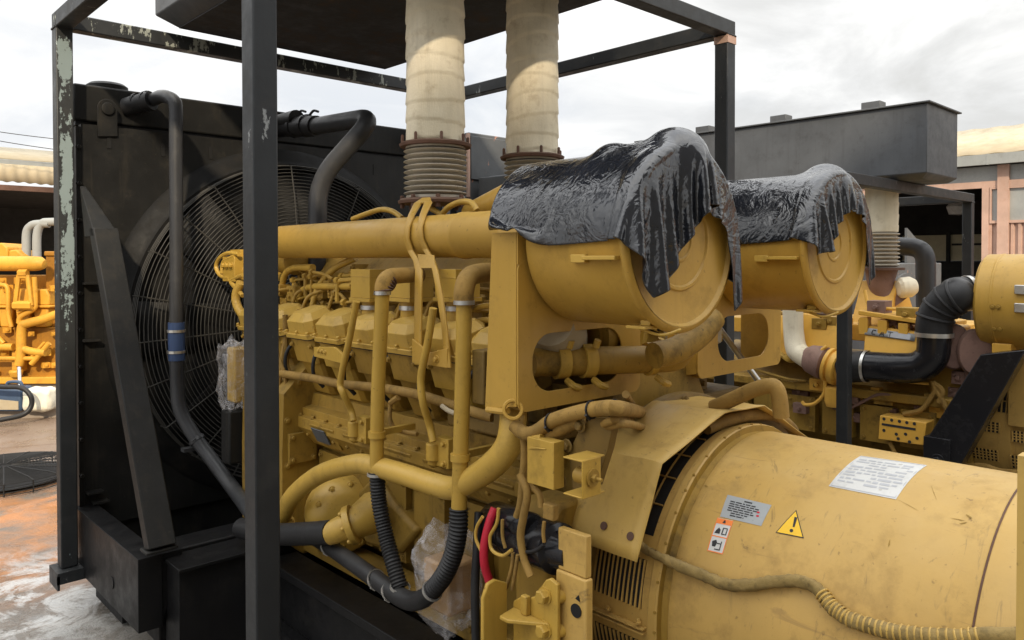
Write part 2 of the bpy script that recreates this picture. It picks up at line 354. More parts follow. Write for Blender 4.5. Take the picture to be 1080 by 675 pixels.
def tag(o, label=None, cat=None, group=None, kind=None):
    if label: o['label'] = label
    if cat: o['category'] = cat
    if group: o['group'] = group
    if kind: o['kind'] = kind
    return o
def thing(name, loc, label, cat, group=None):
    o = bpy.data.objects.new(name, None); C.objects.link(o); o.location = Vector(loc); o.empty_display_size = .1
    return tag(o, label, cat, group)
def clamp(mb, p, d, r, w=.014):
    d = Vector(d).normalized(); p = Vector(p)
    mb.lathe([(r, -w/2), (r+.004, -w/2), (r+.004, w/2), (r, w/2)], p, d, 24, cap=False)
    a = d.orthogonal().normalized(); q = p+a*(r+.004); mb.lathe([(.0045, -.011), (.0045, .011)], q, a.cross(d), 8)
    return mb
def clear_of(mb): return mb
def mx(p): return Vector((2*XC-p[0], p[1], p[2]))
XC = 1.39

# ------------------------------------------------------------------ sky, sun, ground
SUN = Vector((1, 1.4, -1)).normalized()
w = bpy.data.worlds.new('World'); scene.world = w; w.use_nodes = True
nt = w.node_tree; nt.nodes.clear()
out = nt.nodes.new('ShaderNodeOutputWorld'); bg = nt.nodes.new('ShaderNodeBackground'); nt.links.new(bg.outputs[0], out.inputs[0])
sky = nt.nodes.new('ShaderNodeTexSky'); sky.sky_type = 'NISHITA'; sky.sun_disc = False
sky.sun_elevation = math.asin(-SUN.z); sky.sun_rotation = math.atan2(-SUN.x, -SUN.y)
sky.air_density = 1.0; sky.dust_density = 2.5
tc = nt.nodes.new('ShaderNodeTexCoord'); sep = nt.nodes.new('ShaderNodeSeparateXYZ'); nt.links.new(tc.outputs['Generated'], sep.inputs[0])
zz = mth(nt, 'ABSOLUTE', sep.outputs[2])
pl = nt.nodes.new('ShaderNodeCombineXYZ')
nt.links.new(mth(nt, 'DIVIDE', sep.outputs[0], mth(nt, 'ADD', zz, .25)), pl.inputs[0]); nt.links.new(mth(nt, 'DIVIDE', sep.outputs[1], mth(nt, 'ADD', zz, .25)), pl.inputs[1])
cl = noi(nt, pl.outputs[0], 2.0, 8, .58, .5)
cl2 = noi(nt, pl.outputs[0], .8, 4, .5, .3)
cv = mth(nt, 'ADD', mth(nt, 'MULTIPLY', cl, .65), mth(nt, 'MULTIPLY', cl2, .35))
ccol = mixc(nt, ramp(nt, cv, .38, .60), (7.9, 8.1, 8.4), (10.6, 10.5, 10.2))
# a thick overcast is brighter overhead than at the horizon
up = ramp(nt, sep.outputs[2], .25, .9, (1,1,1,1), (2.8,2.8,2.8,1))
ccol = mixc(nt, 1.0, ccol, up, 'MULTIPLY')
cover = ramp(nt, cl2, .25, .42, (.8,.8,.8,1), (.97,.97,.97,1))
dd = N(nt, 'ShaderNodeVectorMath', operation='DOT_PRODUCT'); nt.links.new(tc.outputs['Generated'], dd.inputs[0]); dd.inputs[1].default_value = Vector((.93, .25, .34)).normalized()
grey = mth(nt, 'MULTIPLY', ramp(nt, dd.outputs['Value'], .86, .99), ramp(nt, cl, .36, .58, (1,1,1,1), (.15,.15,.15,1)))
ccol = mixc(nt, mth(nt, 'MULTIPLY', grey, .85), ccol, (6.7, 6.65, 6.4))
skc = mixc(nt, cover, sky.outputs[0], ccol)
nt.links.new(skc, bg.inputs['Color']); bg.inputs['Strength'].default_value = .105
sd = bpy.data.lights.new('sun', 'SUN'); sd.energy = 4.0; sd.angle = R(2.5); sd.color = (1, .84, .62)
so = bpy.data.objects.new('sun', sd); C.objects.link(so); so.rotation_euler = SUN.to_track_quat('-Z', 'Y').to_euler(); so.location = (-10, -14, 20)
vs = scene.view_settings; vs.view_transform = 'Standard'; vs.look = 'None'; vs.exposure = .1; vs.gamma = 1; vs.use_curve_mapping = False

mb = MB(); n = 40
mb.add([(-400, -400, 0), (400, -400, 0), (400, 400, 0), (-400, 400, 0)], [(0, 1, 2, 3)])
tag(mb.build('ground', 'ground'), 'wet stained concrete yard under the machines', 'ground', kind='structure')

# unseen building added behind the camera, sized to cut the low sun
bs = thing('sun_blocker', (0, -6.2, 0), 'unseen plain concrete building added behind the camera to block the low sun', 'building')
MB().box(-8, 2.8, -14, -6.2, 0, 7.15).build('wall', 'concrete_block', bs)
MB().box(-8.2, 3.0, -14.2, -6.1, 7.153, 7.4).build('roof', 'greywall', bs)
# ------------------------------------------------------------------ canopy frame over the near generator set
S = .082; TZ = 3.21; FA = 2.332; FWD = 2.70
def canopy(x0, y0, fa, fw, top, base, label, s=S, foot=None):
    t = thing('canopy_frame', (x0, y0, 0), label, 'frame', 'steel canopy frames')
    for i, (x, y) in enumerate(((x0, y0), (x0, y0+fa), (x0+fw, y0), (x0+fw, y0+fa))):
        z0 = base if not (foot and i == 1) else foot
        MB().box(x, x+s, y, y+s, z0, top-s-.001).build('post', 'chipped' if (foot and i == 1) else 'black', t, bevel=.006)
    b = 'black'
    MB().box(x0, x0+s, y0+s+.001, y0+fa-.001, top-s, top).build('beam', b, t, bevel=.006)
    MB().box(x0+fw, x0+fw+s, y0+s+.001, y0+fa-.001, top-s, top).build('beam', b, t, bevel=.006)
    MB().box(x0, x0+fw+s, y0, y0+s, top-s, top).build('beam', b, t, bevel=.006)
    MB().box(x0, x0+fw+s, y0+fa, y0+fa+s, top-s, top).build('beam', 'chipbeam' if foot else b, t, bevel=.006)
    for x in (x0, x0+fw):                                # weld beads where posts meet beams
        for y in (y0, y0+fa):
            z = top-s; pts = [(x-.001, y-.001, z), (x+s+.001, y-.001, z), (x+s+.001, y+s+.001, z), (x-.001, y+s+.001, z), (x-.001, y-.001, z)]
            m = MB(); Q = []
            for a_, b_ in zip(pts[:-1], pts[1:]):
                for k in range(9): Q.append(Vector(a_)*(1-k/9)+Vector(b_)*(k/9))
            m.sweep(Q, [.0045+.002*((k*7) % 3)/2 for k in range(len(Q))], 6); m.build('weld_bead', b, t)
    return t
fr = canopy(0, 0, FA, FWD, TZ, 0.02, 'tall black steel canopy frame with peeling paint around the near yellow engine', foot=.262)
m = MB().box(-.03, .13, FA-.05, FA+.12, .245, .26); m.box(-.03, -.018, FA-.05, FA+.12, .17, .2449); m.box(-.03, .13, FA-.05, FA-.038, .2, .2449)
m.bolt((.10, FA-.02, .2449), (0, 0, -1), .012, .05)
m.build('foot_plate', 'black', fr)
for x, y in ((0, 0), (FWD, 0), (FWD, FA)):
    MB().box(x-.05, x+S+.05, y-.05, y+S+.05, .004, .02).build('foot_plate', 'black', fr)
MB().box(FWD-.002, FWD+S+.002, -.003, S+.002, TZ-S-.045, TZ-S-.002).build('weld_patch', 'salmon', fr)

# silencer box lying on the canopy
def silencer(x0, x1, y0, y1, z0, z1, label, lugs, ch=.09):
    t = thing('silencer_box', ((x0+x1)/2, (y0+y1)/2, z0), label, 'silencer')
    m = MB(); lo = [(x0+ch, y0+ch, z0), (x1-ch, y0+ch, z0), (x1-ch, y1-ch, z0), (x0+ch, y1-ch, z0)]
    m.loft([lo, [(x0, y0, z0+ch*.75), (x1, y0, z0+ch*.75), (x1, y1, z0+ch*.75), (x0, y1, z0+ch*.75)], [(x0, y0, z1), (x1, y0, z1), (x1, y1, z1), (x0, y1, z1)]])
    m.build('box_shell', 'tank', t, bevel=.006)
    m = MB().box(x0-.025, x1+.025, y0-.025, y1+.025, z1+.001, z1+.014); m.build('rim', 'tank', t, bevel=.003)
    for k in lugs: MB().box(x0+.02, x0+.14, y0+(y1-y0)*k, y0+(y1-y0)*k+.15, z1+.015, z1+.075).build('lug', 'tank', t, bevel=.005)
    return t
t = silencer(.49, 2.06, -.12, 2.30, TZ+.003, TZ+.70, 'large grey silencer box resting on top of the near canopy frame', (.2, .7))
MB().box(.585, 1.965, -.02, 2.2, TZ-.004, TZ+.0025).build('bottom_plate', 'under', t)

# ------------------------------------------------------------------ radiator
rd = thing('radiator', (1.39, 2.6, 0), 'tall black radiator with large round fan guard facing the yellow engine', 'radiator')
RY = 2.43; x0, x1, z0, z1 = .14, 2.64, .42, 2.647; FC = Vector((1.36, 0, 1.50)); FR = 1.0
# front plate with a round opening
m = MB(); n = 96
def sq(t):
    dx, dz = math.cos(t), math.sin(t)
    k = min(((x1-FC.x)/dx if dx > 0 else (x0-FC.x)/dx if dx < 0 else 9), ((z1-FC.z)/dz if dz > 0 else (z0-FC.z)/dz if dz < 0 else 9)); return FC.x+dx*k, FC.z+dz*k
angs = sorted([2*PI*k/n for k in range(n)]+[math.atan2(z-FC.z, x-FC.x) % (2*PI) for x in (x0, x1) for z in (z0, z1)])
vv = []; ff = []; n = len(angs)
for y in (RY, RY+.05):
    for t in angs: vv.append((FC.x+1.06*math.cos(t), y, FC.z+1.06*math.sin(t)))
    for t in angs: a, b = sq(t); vv.append((a, y, b))
for k in range(n):
    j = (k+1) % n
    ff += [(k, n+k, n+j, j), (2*n+k, 2*n+j, 3*n+j, 3*n+k), (n+k, 3*n+k, 3*n+j, n+j), (k, j, 2*n+j, 2*n+k)]
m.add(vv, ff); m.build('front_plate', 'radiator', rd)
for px, py in ((115, 148), (172, 157), (222, 160), (395, 178)):
    p = uy(px, py, RY); MB().box(p.x-.012, p.x+.012, RY-.004, RY-.0005, p.z-.045, p.z+.03).build('slot', 'dark', rd)
m = MB().box(.112, .137, RY-.01, RY+.32, .42, 2.63)
for k in range(11): m.bolt((.125, RY-.011, 2.52-k*.2), (0, -1, 0), .011, .014)
m.build('side_flange', 'radiator', rd)
MB().box(.16, 2.62, RY+.06, RY+.28, .5, 2.6).build('core', 'dark', rd)
MB().box(.15, 2.63, RY+.30, RY+.34, .42, 2.64).build('back_plate', 'radiator', rd)
m = MB().box(.115, 2.66, 2.475, 2.80, 2.672, 2.876); m.build('top_tank', 'radiator', rd, bevel=.012)
MB().box(.13, 2.65, 2.50, 2.78, 2.649, 2.671).build('gasket', 'rubber', rd)
MB().box(.13, 2.65, 2.47, 2.80, .2, .415).build('bottom_tank', 'radiator', rd, bevel=.01)
p = uy(113, 92, 2.62)
m = MB().lathe([(.11, 0), (.11, .03), (.09, .045), (.03, .05)], (p.x, 2.62, 2.877), (0, 0, 1), 28); m.build('filler_cap', 'radiator', rd)
# lifting lug
a = uy(104, 134, 2.40); b = uy(125, 134, 2.40); top = uy(114, 104, 2.40)
loop = [(a.x, 2.415, a.z-.05), (b.x, 2.415, b.z-.05)]+[((a.x+b.x)/2+(b.x-a.x)/2*math.cos(t), 2.415, top.z-(b.x-a.x)/2+(b.x-a.x)/2*math.sin(t)) for t in [k*PI/12 for k in range(13)]]
m = MB().prism(loop, (0, .012, 0)); m.lathe([(.034, 0), (.034, .012), (.022, .014)], ((a.x+b.x)/2, 2.4145, top.z-.055), (0, -1, 0), 20); m.build('lifting_lug', 'radiator', rd, bevel=.002)
# shroud ring
m = MB().lathe([(1.12, 0), (1.09, -.035), (1.045, -.05), (1.02, -.075), (1.0, -.075), (1.0, .05), (1.06, .05)], (FC.x, RY-.004, FC.z), (0, 1, 0), 96, cap=False)
m.build('fan_shroud', 'shroud', rd)
# guard: rings of wire on radial bars, with a short drum of wires behind the rim
gd = MB(); GY = RY-.19
for k in range(41):
    r_ = .12+k*(FR-.12)/40; gd.torus((FC.x, GY+.03*(r_/FR)**4, FC.z), (0, 1, 0), r_, .0028, 84, 4)
for k in range(4): gd.torus((FC.x, GY+.045+k*.024, FC.z), (0, 1, 0), FR+.004, .0028, 84, 4)
g = gd.build('fan_guard', 'wire', rd)
m = MB()
for k in range(24):
    t = 2*PI*k/24+.06; d = Vector((math.cos(t), 0, math.sin(t))); o = Vector((FC.x, GY-.006, FC.z))
    m.tube([o+d*.12, o+d*FR*.8+Vector((0, .012, 0)), o+d*(FR+.002)+Vector((0, .036, 0)), o+d*(FR+.008)+Vector((0, .15, 0))], .0042, 5, smooth=False)
m.build('radial_bar', 'wire', g)
m = MB().lathe([(.0, 0), (.13, 0), (.13, .01), (0, .01)], (FC.x, GY-.012, FC.z), (0, 1, 0), 28); m.build('hub_plate', 'radiator', g)
# fan
fn = MB().lathe([(.17, 0), (.17, .1), (.14, .12)], (FC.x, RY-.09, FC.z), (0, 1, 0), 28).build('fan_hub', 'dark', rd)
m = MB()
for k in range(8):
    t = 2*PI*k/8; d = Vector((math.cos(t), 0, math.sin(t))); q = Vector((-math.sin(t), 0, math.cos(t))); o = Vector((FC.x, RY-.02, FC.z)); rows = []
    for r_ in (.15, .4, .7, .96):
        wd = .10+.07*r_; rows.append([o+d*r_+q*(u*wd)+Vector((0, u*.055+.01*math.cos(3*u), 0)) for u in (-1, -.5, 0, .5, 1)])
    m.grid(rows)
m.build('fan_blade', 'dark', fn, thick=.006)
# diagonal stay from the upper side of the radiator to the base frame
m = MB(); Xb = .10
B = [ux(93, 240, Xb), ux(152, 580, Xb), ux(157.5, 580, Xb), ux(98.5, 240, Xb)]
m.prism(B, (.118, 0, 0))
m.box(Xb-.01, Xb+.128, B[1].y-.06, B[1].y+.03, B[1].z-.010, B[1].z+.004)
m.build('diagonal_stay', 'radiator', rd, bevel=.005)
a, b_, c = ux(84, 196, Xb), ux(89, 250, Xb), ux(100, 249, Xb)
m = MB().add([a, a+Vector((.03, 0, 0)), b_, c, c+Vector((.122, 0, 0)), b_+Vector((.122, 0, 0))], [(0, 2, 3), (0, 3, 4, 1), (1, 4, 5), (0, 1, 5, 2), (2, 5, 4, 3)]); m.build('stay_cap', 'radiator', rd, bevel=.004)
for (px, py) in ((88, 300), (88, 360), (92, 520), (98, 530)):
    p = uy(px, py, RY); MB().box(p.x-.01, p.x+.07, RY-.06, RY-.001, p.z, p.z+.012).build('side_tab', 'radiator', rd)
for px, py, r_ in ((292, 131, .07), (441, 147, .075)):
    p = uy(px, py, 2.47); m = MB().tube([(p.x, 2.5, p.z), (p.x, 2.2, p.z)], r_*.8, 16, smooth=False); m.build('neck', 'radiator', rd)
    if px > 400:
        m = MB().tube([(p.x, 2.42, p.z), (p.x, 2.16, p.z)], r_*.95, 16, smooth=False)
        for yy in (2.36, 2.22): clamp(m, (p.x, yy, p.z), (0, 1, 0), r_*.97, .03); m.tube([(p.x, yy, p.z+r_), (p.x+.01, yy, p.z+r_+.05)], .008, 6)
        m.build('hose_joint', 'rubber', rd)

# ------------------------------------------------------------------ base frame
bf = thing('base_frame', (1.39, .5, 0), 'heavy black steel base frame under the near engine and radiator', 'base frame')
m = MB().box(.095, .20, 1.41, 2.46, .212, .549)
p = ux(88, 607, .095); m.lathe([(.03, 0), (.03, .004)], (.0945, p.y-.5, .33), (-1, 0, 0), 16)
m.build('side_box', 'basepaint', bf, bevel=.008)
m = MB().prism([(.201, 1.42, .545), (.201, 1.42, .215), (.30, 1.42, .545)], (0, .02, 0)); m.build('gusset', 'basepaint', bf)
m = MB().box(.202, 2.55, 1.46, 1.64, .10, .535); m.build('cross_beam', 'basepaint', bf, bevel=.008)
a = uy(178, 586, 1.25); 
m = MB().box(.225, 1.9, 1.27, 1.44, .05, .50); m.box(.215, 1.91, 1.24, 1.455, .503, .518)
for px, py in ((342, 611), (342, 659), (380, 635), (300, 640)):
    p = uy(px, py, 1.27); m.bolt((p.x, 1.269, p.z), (0, -1, 0), .022, .02)
m.build('cross_box', 'basepaint', bf, bevel=.006)
for x in (.62, 2.0):
    m = MB().box(x, x+.16, -2.3, 1.235, .05, .16); m.box(x, x+.16, -2.3, 1.235, .42, .46); m.box(x+.06, x+.09, -2.3, 1.235, .161, .419); m.build('rail', 'basepaint', bf, bevel=.004)
for y in (-2.2, -1.2, .3, .9): MB().box(.79, 1.99, y, y+.1, .10, .40).build('cross_member', 'basepaint', bf, bevel=.005)
MB().box(.20, 2.6, 2.0, 2.46, .02, .19).build('sump_tray', 'dark', bf)

# ------------------------------------------------------------------ coolant pipes
t = thing('coolant_pipe', uy(185, 300, 2.05), 'dark vertical coolant pipe with blue hose joint left of the fan guard', 'pipe')
Y = 2.08; r_ = .036
el = uy(180, 104, Y)
top = [uy(160, 106, 2.36), uy(176, 101, 2.16), uy(185.5, 118, Y), uy(185.5, 160, Y), uy(186, 230, Y), uy(186, 300, Y), uy(186, 349, Y)]
MB().tube([top[0], top[0]*.3+top[1]*.7+Vector((0, 0, .006)), uy(183, 106, Y+.02), top[2], top[3], top[4], top[5], top[6]], r_, 16, 8).build('upper_pipe', 'pipe', t)
MB().tube([uy(186, 340, Y), uy(186, 360, Y), uy(186.5, 380, Y)], r_+.007, 18, 4, smooth=False).build('blue_hose', 'blue', t)
for py in (349, 371): m = MB(); clamp(m, uy(186, py, Y), (0, 0, 1), r_+.008); m.build('hose_clamp', 'steel', t)
low = [uy(186.5, 372, Y), uy(187, 405, Y), uy(190, 432, Y-.02), uy(203, 457, Y-.08), uy(222, 483, Y-.18), uy(248, 518, Y-.4), ux(275, 552, .58), ux(300, 566, .56)]
MB().tube(low, r_+.001, 16, 8).build('lower_pipe', 'pipe', t)
m = MB(); clamp(m, uy(208, 464, Y-.1), uy(222, 483, Y-.18)-uy(203, 457, Y-.08), r_+.004, .02); p = uy(206, 466, Y-.1)
m.box(p.x-.06, p.x+.02, p.y, p.y+.05, p.z-.05, p.z-.03); m.build('bracket', 'pipe', t)
m = MB(); m.tube([uy(134, 113, 2.475), uy(160, 106, 2.33)], r_+.018, 16, smooth=False)
clamp(m, uy(147, 109, 2.41), (.25, -1, .05), r_+.02, .02); clamp(m, uy(156, 107, 2.36), (.25, -1, .05), r_+.02, .02); m.build('rubber_elbow', 'rubber', t)

t = thing('coolant_pipe', uy(333, 230, 1.3), 'thick black bent coolant pipe crossing above the intake pipe', 'pipe')
a0 = uy(296, 133, 2.45); zx = a0.x
def along(px, py, X): return ux(px, py, X)
e1 = along(372, 126, zx); e2 = along(392, 124, zx)
q1 = uy(352, 172, e2.y+.13); q2 = uy(334, 192, e2.y+.22); q3 = uy(333, 245, e2.y+.22)
MB().path_round([along(326, 134, zx), e2+Vector((0, -.03, .0)), (q1+q2)/2+(q2-q1)*.4, q3-Vector((0, 0, .25))], .052, .14, 18).build('bent_pipe', 'pipe', t)
m = MB().tube([along(292, 134, zx), along(334, 133, zx)], .064, 18, smooth=False)
for px in (312, 324): clamp(m, along(px, 134-(px-310)*.1, zx), (0, 1, .02), .066, .03)
for px in (313, 326):
    p = along(px, 122, zx); m.tube([p, p+Vector((.02, -.02, .03)), p+Vector((.03, -.06, .02))], .008, 6)
m.build('hose_joint', 'rubber', t)
# ------------------------------------------------------------------ lagged exhaust pipes
def exhaust(x, y, zb, zt, label, R_=.128, group='lagged exhaust pipes', flange=.155):
    t = thing('exhaust_pipe', (x, y, zb), label, 'exhaust pipe', group)
    zf = zb+.275; rows = []; n = 48; pitch = .094; nz = int((zt-zf)/.008)
    ph = random.random()*6
    for i in range(nz+1):
        z = zf+(zt-zf)*i/nz; row = []
        for k in range(n+1):
            a = 2*PI*k/n
            u = ((z+.02*math.sin(a+ph)+.012*math.sin(3*z*7+a)-pitch*k/n*(1))/pitch) % 1
            rr = R_+.0055*(1-u)+.003*noise.noise(Vector((math.cos(a)*3+x*7, math.sin(a)*3, z*6)))
            row.append(Vector((x+rr*math.cos(a), y+rr*math.sin(a), z)))
        rows.append(row)
    MB().grid(rows).build('lagging', 'wrap', t, ang=50)
    m = MB().lathe([(R_*.9, 0), (R_+.03, 0), (R_+.034, .012), (R_+.02, .02), (R_*.9, .02)], (x, y, zf-.022), (0, 0, 1), 40)
    for k in range(8):
        a = k*PI/4+.3; m.lathe([(.007, 0), (.007, .045), (.004, .05)], (x+(R_+.02)*math.cos(a), y+(R_+.02)*math.sin(a), zf-.02), (0, 0, 1), 8)
    m.build('top_flange', 'rust', t)
    prof = []; nb = 9; h0 = zb+.035; h1 = zf-.03
    for i in range(nb*8+1):
        u = i/(nb*8); prof.append((R_-.013+.014*(1-math.cos(2*PI*u*nb)), (h1-h0)*u))
    prof = [(R_+.004, -.012), (R_+.004, 0)]+prof+[(R_+.005, h1-h0), (R_+.005, h1-h0+.01)]
    MB().lathe(prof, (x, y, h0), (0, 0, 1), 40).build('bellows', 'bellows', t)
    m = MB().lathe([(R_*.8, 0), (flange+.01, 0), (flange+.014, .012), (flange, .022), (R_*.8, .022)], (x, y, zb), (0, 0, 1), 40)
    for k in range(8):
        a = k*PI/4+.2; m.lathe([(.011, -.02), (.011, .034), (.006, .036)], (x+(R_+.02)*math.cos(a), y+(R_+.02)*math.sin(a), zb), (0, 0, 1), 6)
    m.build('bottom_flange', 'rust', t)
    return t
exhaust(1.083, .494, 2.15, TZ-.005, 'pale lagged exhaust pipe on rusty bellows, nearer one above the intake pipe')
exhaust(1.694, .494, 2.15, TZ-.005, 'pale lagged exhaust pipe rising behind the plastic covered air cleaner')
# ------------------------------------------------------------------ near engine
en = thing('diesel_engine', (XC, .6, .42), 'large dusty yellow diesel engine between the black radiator and the near generator', 'engine', 'large generator engines')
def engine_core(en, mat_block, mat_cover, mirror=True, ys=None, cover_mat2=None):
    pass
# crankcase, sump, gear housing, flywheel housing
m = MB()
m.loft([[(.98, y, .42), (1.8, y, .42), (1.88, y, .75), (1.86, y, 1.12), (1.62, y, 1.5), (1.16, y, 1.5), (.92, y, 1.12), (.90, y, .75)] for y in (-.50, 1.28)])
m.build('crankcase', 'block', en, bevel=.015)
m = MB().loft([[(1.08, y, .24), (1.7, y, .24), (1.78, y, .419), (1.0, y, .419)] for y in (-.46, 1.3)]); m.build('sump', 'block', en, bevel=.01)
gl = [(.69, 1.2, .55), (.69, 1.2, .95), (.70, 1.2, 1.25), (1.0, 1.2, 1.55), (1.78, 1.2, 1.55), (2.08, 1.2, 1.25), (2.09, 1.2, .95), (2.09, 1.2, .55), (2.0, 1.2, .45), (.8, 1.2, .45)]
m = MB().prism(gl, (0, .45, 0)); 
for p in [(.72, .9), (.72, 1.12), (.78, 1.30), (.87, 1.43), (.72, .7), (.75, .52)]: m.bolt((p[0], 1.2, p[1]), (0, -1, 0), .012, .012)
m.build('gear_housing', 'block', en, bevel=.012)
a, b, c, d = uy(304, 458, 1.19), uy(333, 456, 1.19), uy(333, 484, 1.19), uy(305, 489, 1.19)
m = MB().box(a.x, b.x, 1.178, 1.199, c.z, a.z)
for x in (a.x+.018, b.x-.018):
    for z in (c.z+.018, a.z-.018): m.bolt((x, 1.178, z), (0, -1, 0), .011, .012)
m.build('inspection_plate', 'block', en, bevel=.004)
m = MB()                                                  # square covers along the crankcase side
for k in range(6):
    y = -.36+k*.265; 
    q = MB().box(.872, .905, y, y+.205, .60, .96)
    for yy in (y+.02, y+.185):
        for z in (.62, .94): q.bolt((.872, yy, z), (-1, 0, 0), .010, .011)
    q.build('crankcase_cover', 'block', en, bevel=.006)
# long camshaft side housings with stepped ledges
for sgn in (1, -1):
    f = (lambda p: p) if sgn == 1 else mx
    def sec(y): return [f(p) for p in [(.97, y, .985), (.85, y, .995), (.775, y, 1.085), (.775, y, 1.135), (.80, y, 1.14), (.80, y, 1.175), (.85, y, 1.185), (.86, y, 1.24), (.97, y, 1.25)]]
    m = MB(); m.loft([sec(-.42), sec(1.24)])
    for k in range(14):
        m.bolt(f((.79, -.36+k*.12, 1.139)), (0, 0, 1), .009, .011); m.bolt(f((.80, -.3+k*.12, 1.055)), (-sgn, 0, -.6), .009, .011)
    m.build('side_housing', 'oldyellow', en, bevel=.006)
m = MB()
for k in range(5): 
    y = 1.08-k*.3
    m.prism([(.7735, y, 1.12), (.7735, y-.22, 1.12), (.824, y-.22, 1.02), (.824, y, 1.02)], (-.006, 0, -.004))
m.build('side_panel', 'oldyellow', en, bevel=.003)
MB().prism([(.765, 1.05, 1.105), (.765, .93, 1.105), (.80, .93, 1.038), (.80, 1.05, 1.038)], (-.004, 0, -.003)).build('name_plate', 'cabinet', en)

# valve covers and cylinder heads, eight a bank, leaning outwards
TI = R(17)
def bankm(y, sgn):
    """local x outwards, y along, z up the cylinder -> world"""
    cx, cz = .735, 1.548
    def f(p):
        x, yy, z = p
        # outwards negative world x on the near bank
        wx = cx+(-x)*math.cos(TI)+z*math.sin(-TI)*1.0
        wz = cz+z*math.cos(TI)-x*math.sin(TI)
        P = Vector((wx, y+yy, wz)); return P if sgn == 1 else mx(P)
    return f
YS = [1.24-.276*k+.276*2 for k in range(8)]
for sgn in (1, -1):
    for k, y in enumerate(YS):
        f = bankm(y, sgn); L = .238; W = .19
        def ring(x0, x1, y0, y1, z, ch): return [f(p) for p in [(x0-ch, y0, z), (x1+ch, y0, z), (x1, y0-ch, z), (x1, y1+ch, z), (x1+ch, y1, z), (x0-ch, y1, z), (x0, y1+ch, z), (x0, y0-ch, z)]]
        # outer edge at local x = 0, the bank runs inwards (x negative); y from 0 (engine rear side seen first) down to -L
        m = MB()
        m.loft([ring(.012, -W, .004, -L-.004, -.022, .018), ring(.012, -W, .004, -L-.004, 0, .018)])
        m.loft([ring(0, -W+.01, -.006, -L+.006, .0, .03), ring(0, -W+.01, -.006, -L+.006, .060, .036), ring(-.034, -W+.035, -.044, -L+.040, .090, .02), ring(-.05, -W+.05, -.06, -L+.058, .093, .012)])
        for yy in (-.016, -L/2, -L+.016): m.bolt(f((.004, yy, 0)), f((0, 0, 1))-f((0, 0, 0)), .009, .016)
        m.build('valve_cover', 'cover', en, bevel=.005, seg=2, ang=18)
        MB().loft([ring(.009, -W, .001, -L-.001, -.0265, .018), ring(.009, -W, .001, -L-.001, -.0222, .018)]).build('gasket', 'rubber', en)
        h = MB()
        h.loft([ring(-.004, -W+.01, -.012, -L+.012, -.027, .012), ring(-.004, -W+.01, -.012, -L+.012, -.15, .012)])
        h.loft([ring(-.022, -W+.01, -.02, -L+.02, -.1505, .012), ring(-.04, -W+.02, -.03, -L+.03, -.32, .02), ring(-.09, -W+.02, -.03, -L+.03, -.37, .02)])
        for yy in (-.03, -L+.03):
            h.box(-.03, .004, yy-.012, yy+.012, -.12, -.10, Matrix.Identity(4)) if False else None
            h.bolt(f((0, yy, -.06)), f((1, 0, 0))-f((0, 0, 0)), .009, .012)
        h.bolt(f((-.030, -L/2, -.22)), f((1, 0, 0))-f((0, 0, 0)), .02, .01)
        h.build('cylinder_head', 'oldyellow' if k % 3 else 'yellow', en, bevel=.005)
# bracket plate between two covers
p = uy(335, 372, 1)
m = MB(); q = [ux(331, 366, .70), ux(352, 366, .70), ux(362, 374, .70), ux(362, 384, .70), ux(331, 376, .70)]
m.prism(q, (.012, 0, 0))
for k in range(3): m.bolt(ux(336+k*3.5, 370+k*.9, .70), (-1, 0, 0), .008, .008)
m.build('bracket', 'yellow', en, bevel=.003)

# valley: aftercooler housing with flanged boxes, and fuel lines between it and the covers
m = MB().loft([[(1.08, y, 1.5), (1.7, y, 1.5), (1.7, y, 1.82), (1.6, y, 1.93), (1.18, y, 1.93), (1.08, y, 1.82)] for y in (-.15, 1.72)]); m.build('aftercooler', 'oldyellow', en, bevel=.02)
m = MB()
for y in (1.72, 1.15, .6, .05): m.box(1.05, 1.73, y-.03, y, 1.5, 1.88); [m.bolt((1.05, y-.015, 1.56+.1*k), (-1, 0, 0), .012, .014) for k in range(4)]
m.build('aftercooler_flange', 'oldyellow', en, bevel=.008)
for k, (x, z, r_) in enumerate(((1.02, 1.72, .013), (1.0, 1.66, .016), (.96, 1.62, .011), (1.04, 1.78, .010))):
    pts = [(x, 1.7-.1*k, z)]+[(x+.012*math.sin(5*k+i*1.7), 1.5-.24*i, z+.008*math.cos(3*i+k)) for i in range(8)]
    MB().tube(pts, r_, 8).build('fuel_line', 'oldyellow', en)
rnd = random.Random(5)
for k in range(9):                                        # injector lines rising out of the covers
    y = 1.62-k*.2; x = .93+rnd.uniform(-.02, .03)
    m = MB(); m.path_round([(x-.1, y+.03, 1.62), (x-.07, y, 1.70+rnd.uniform(0, .05)), (x+.02, y-.05, 1.73+rnd.uniform(-.03, .03)), (x+.1, y-.12, 1.66)], .009, .03, 8)
    m.lathe([(.016, -.02), (.016, .02)], (x-.1, y+.03, 1.635), (.2, 0, 1), 6); m.build('injector_line', 'oldyellow', en)
for k in range(6):
    y = 1.6-k*.3; m = MB().box(.97, 1.06, y-.05, y+.05, 1.56, 1.70); m.bolt((.97, y, 1.65), (-1, 0, 0), .016, .02); m.lathe([(.025, 0), (.025, .05), (.012, .06)], (1.01, y, 1.70), (0, 0, 1), 12); m.build('fuel_block', 'oldyellow', en, bevel=.006)
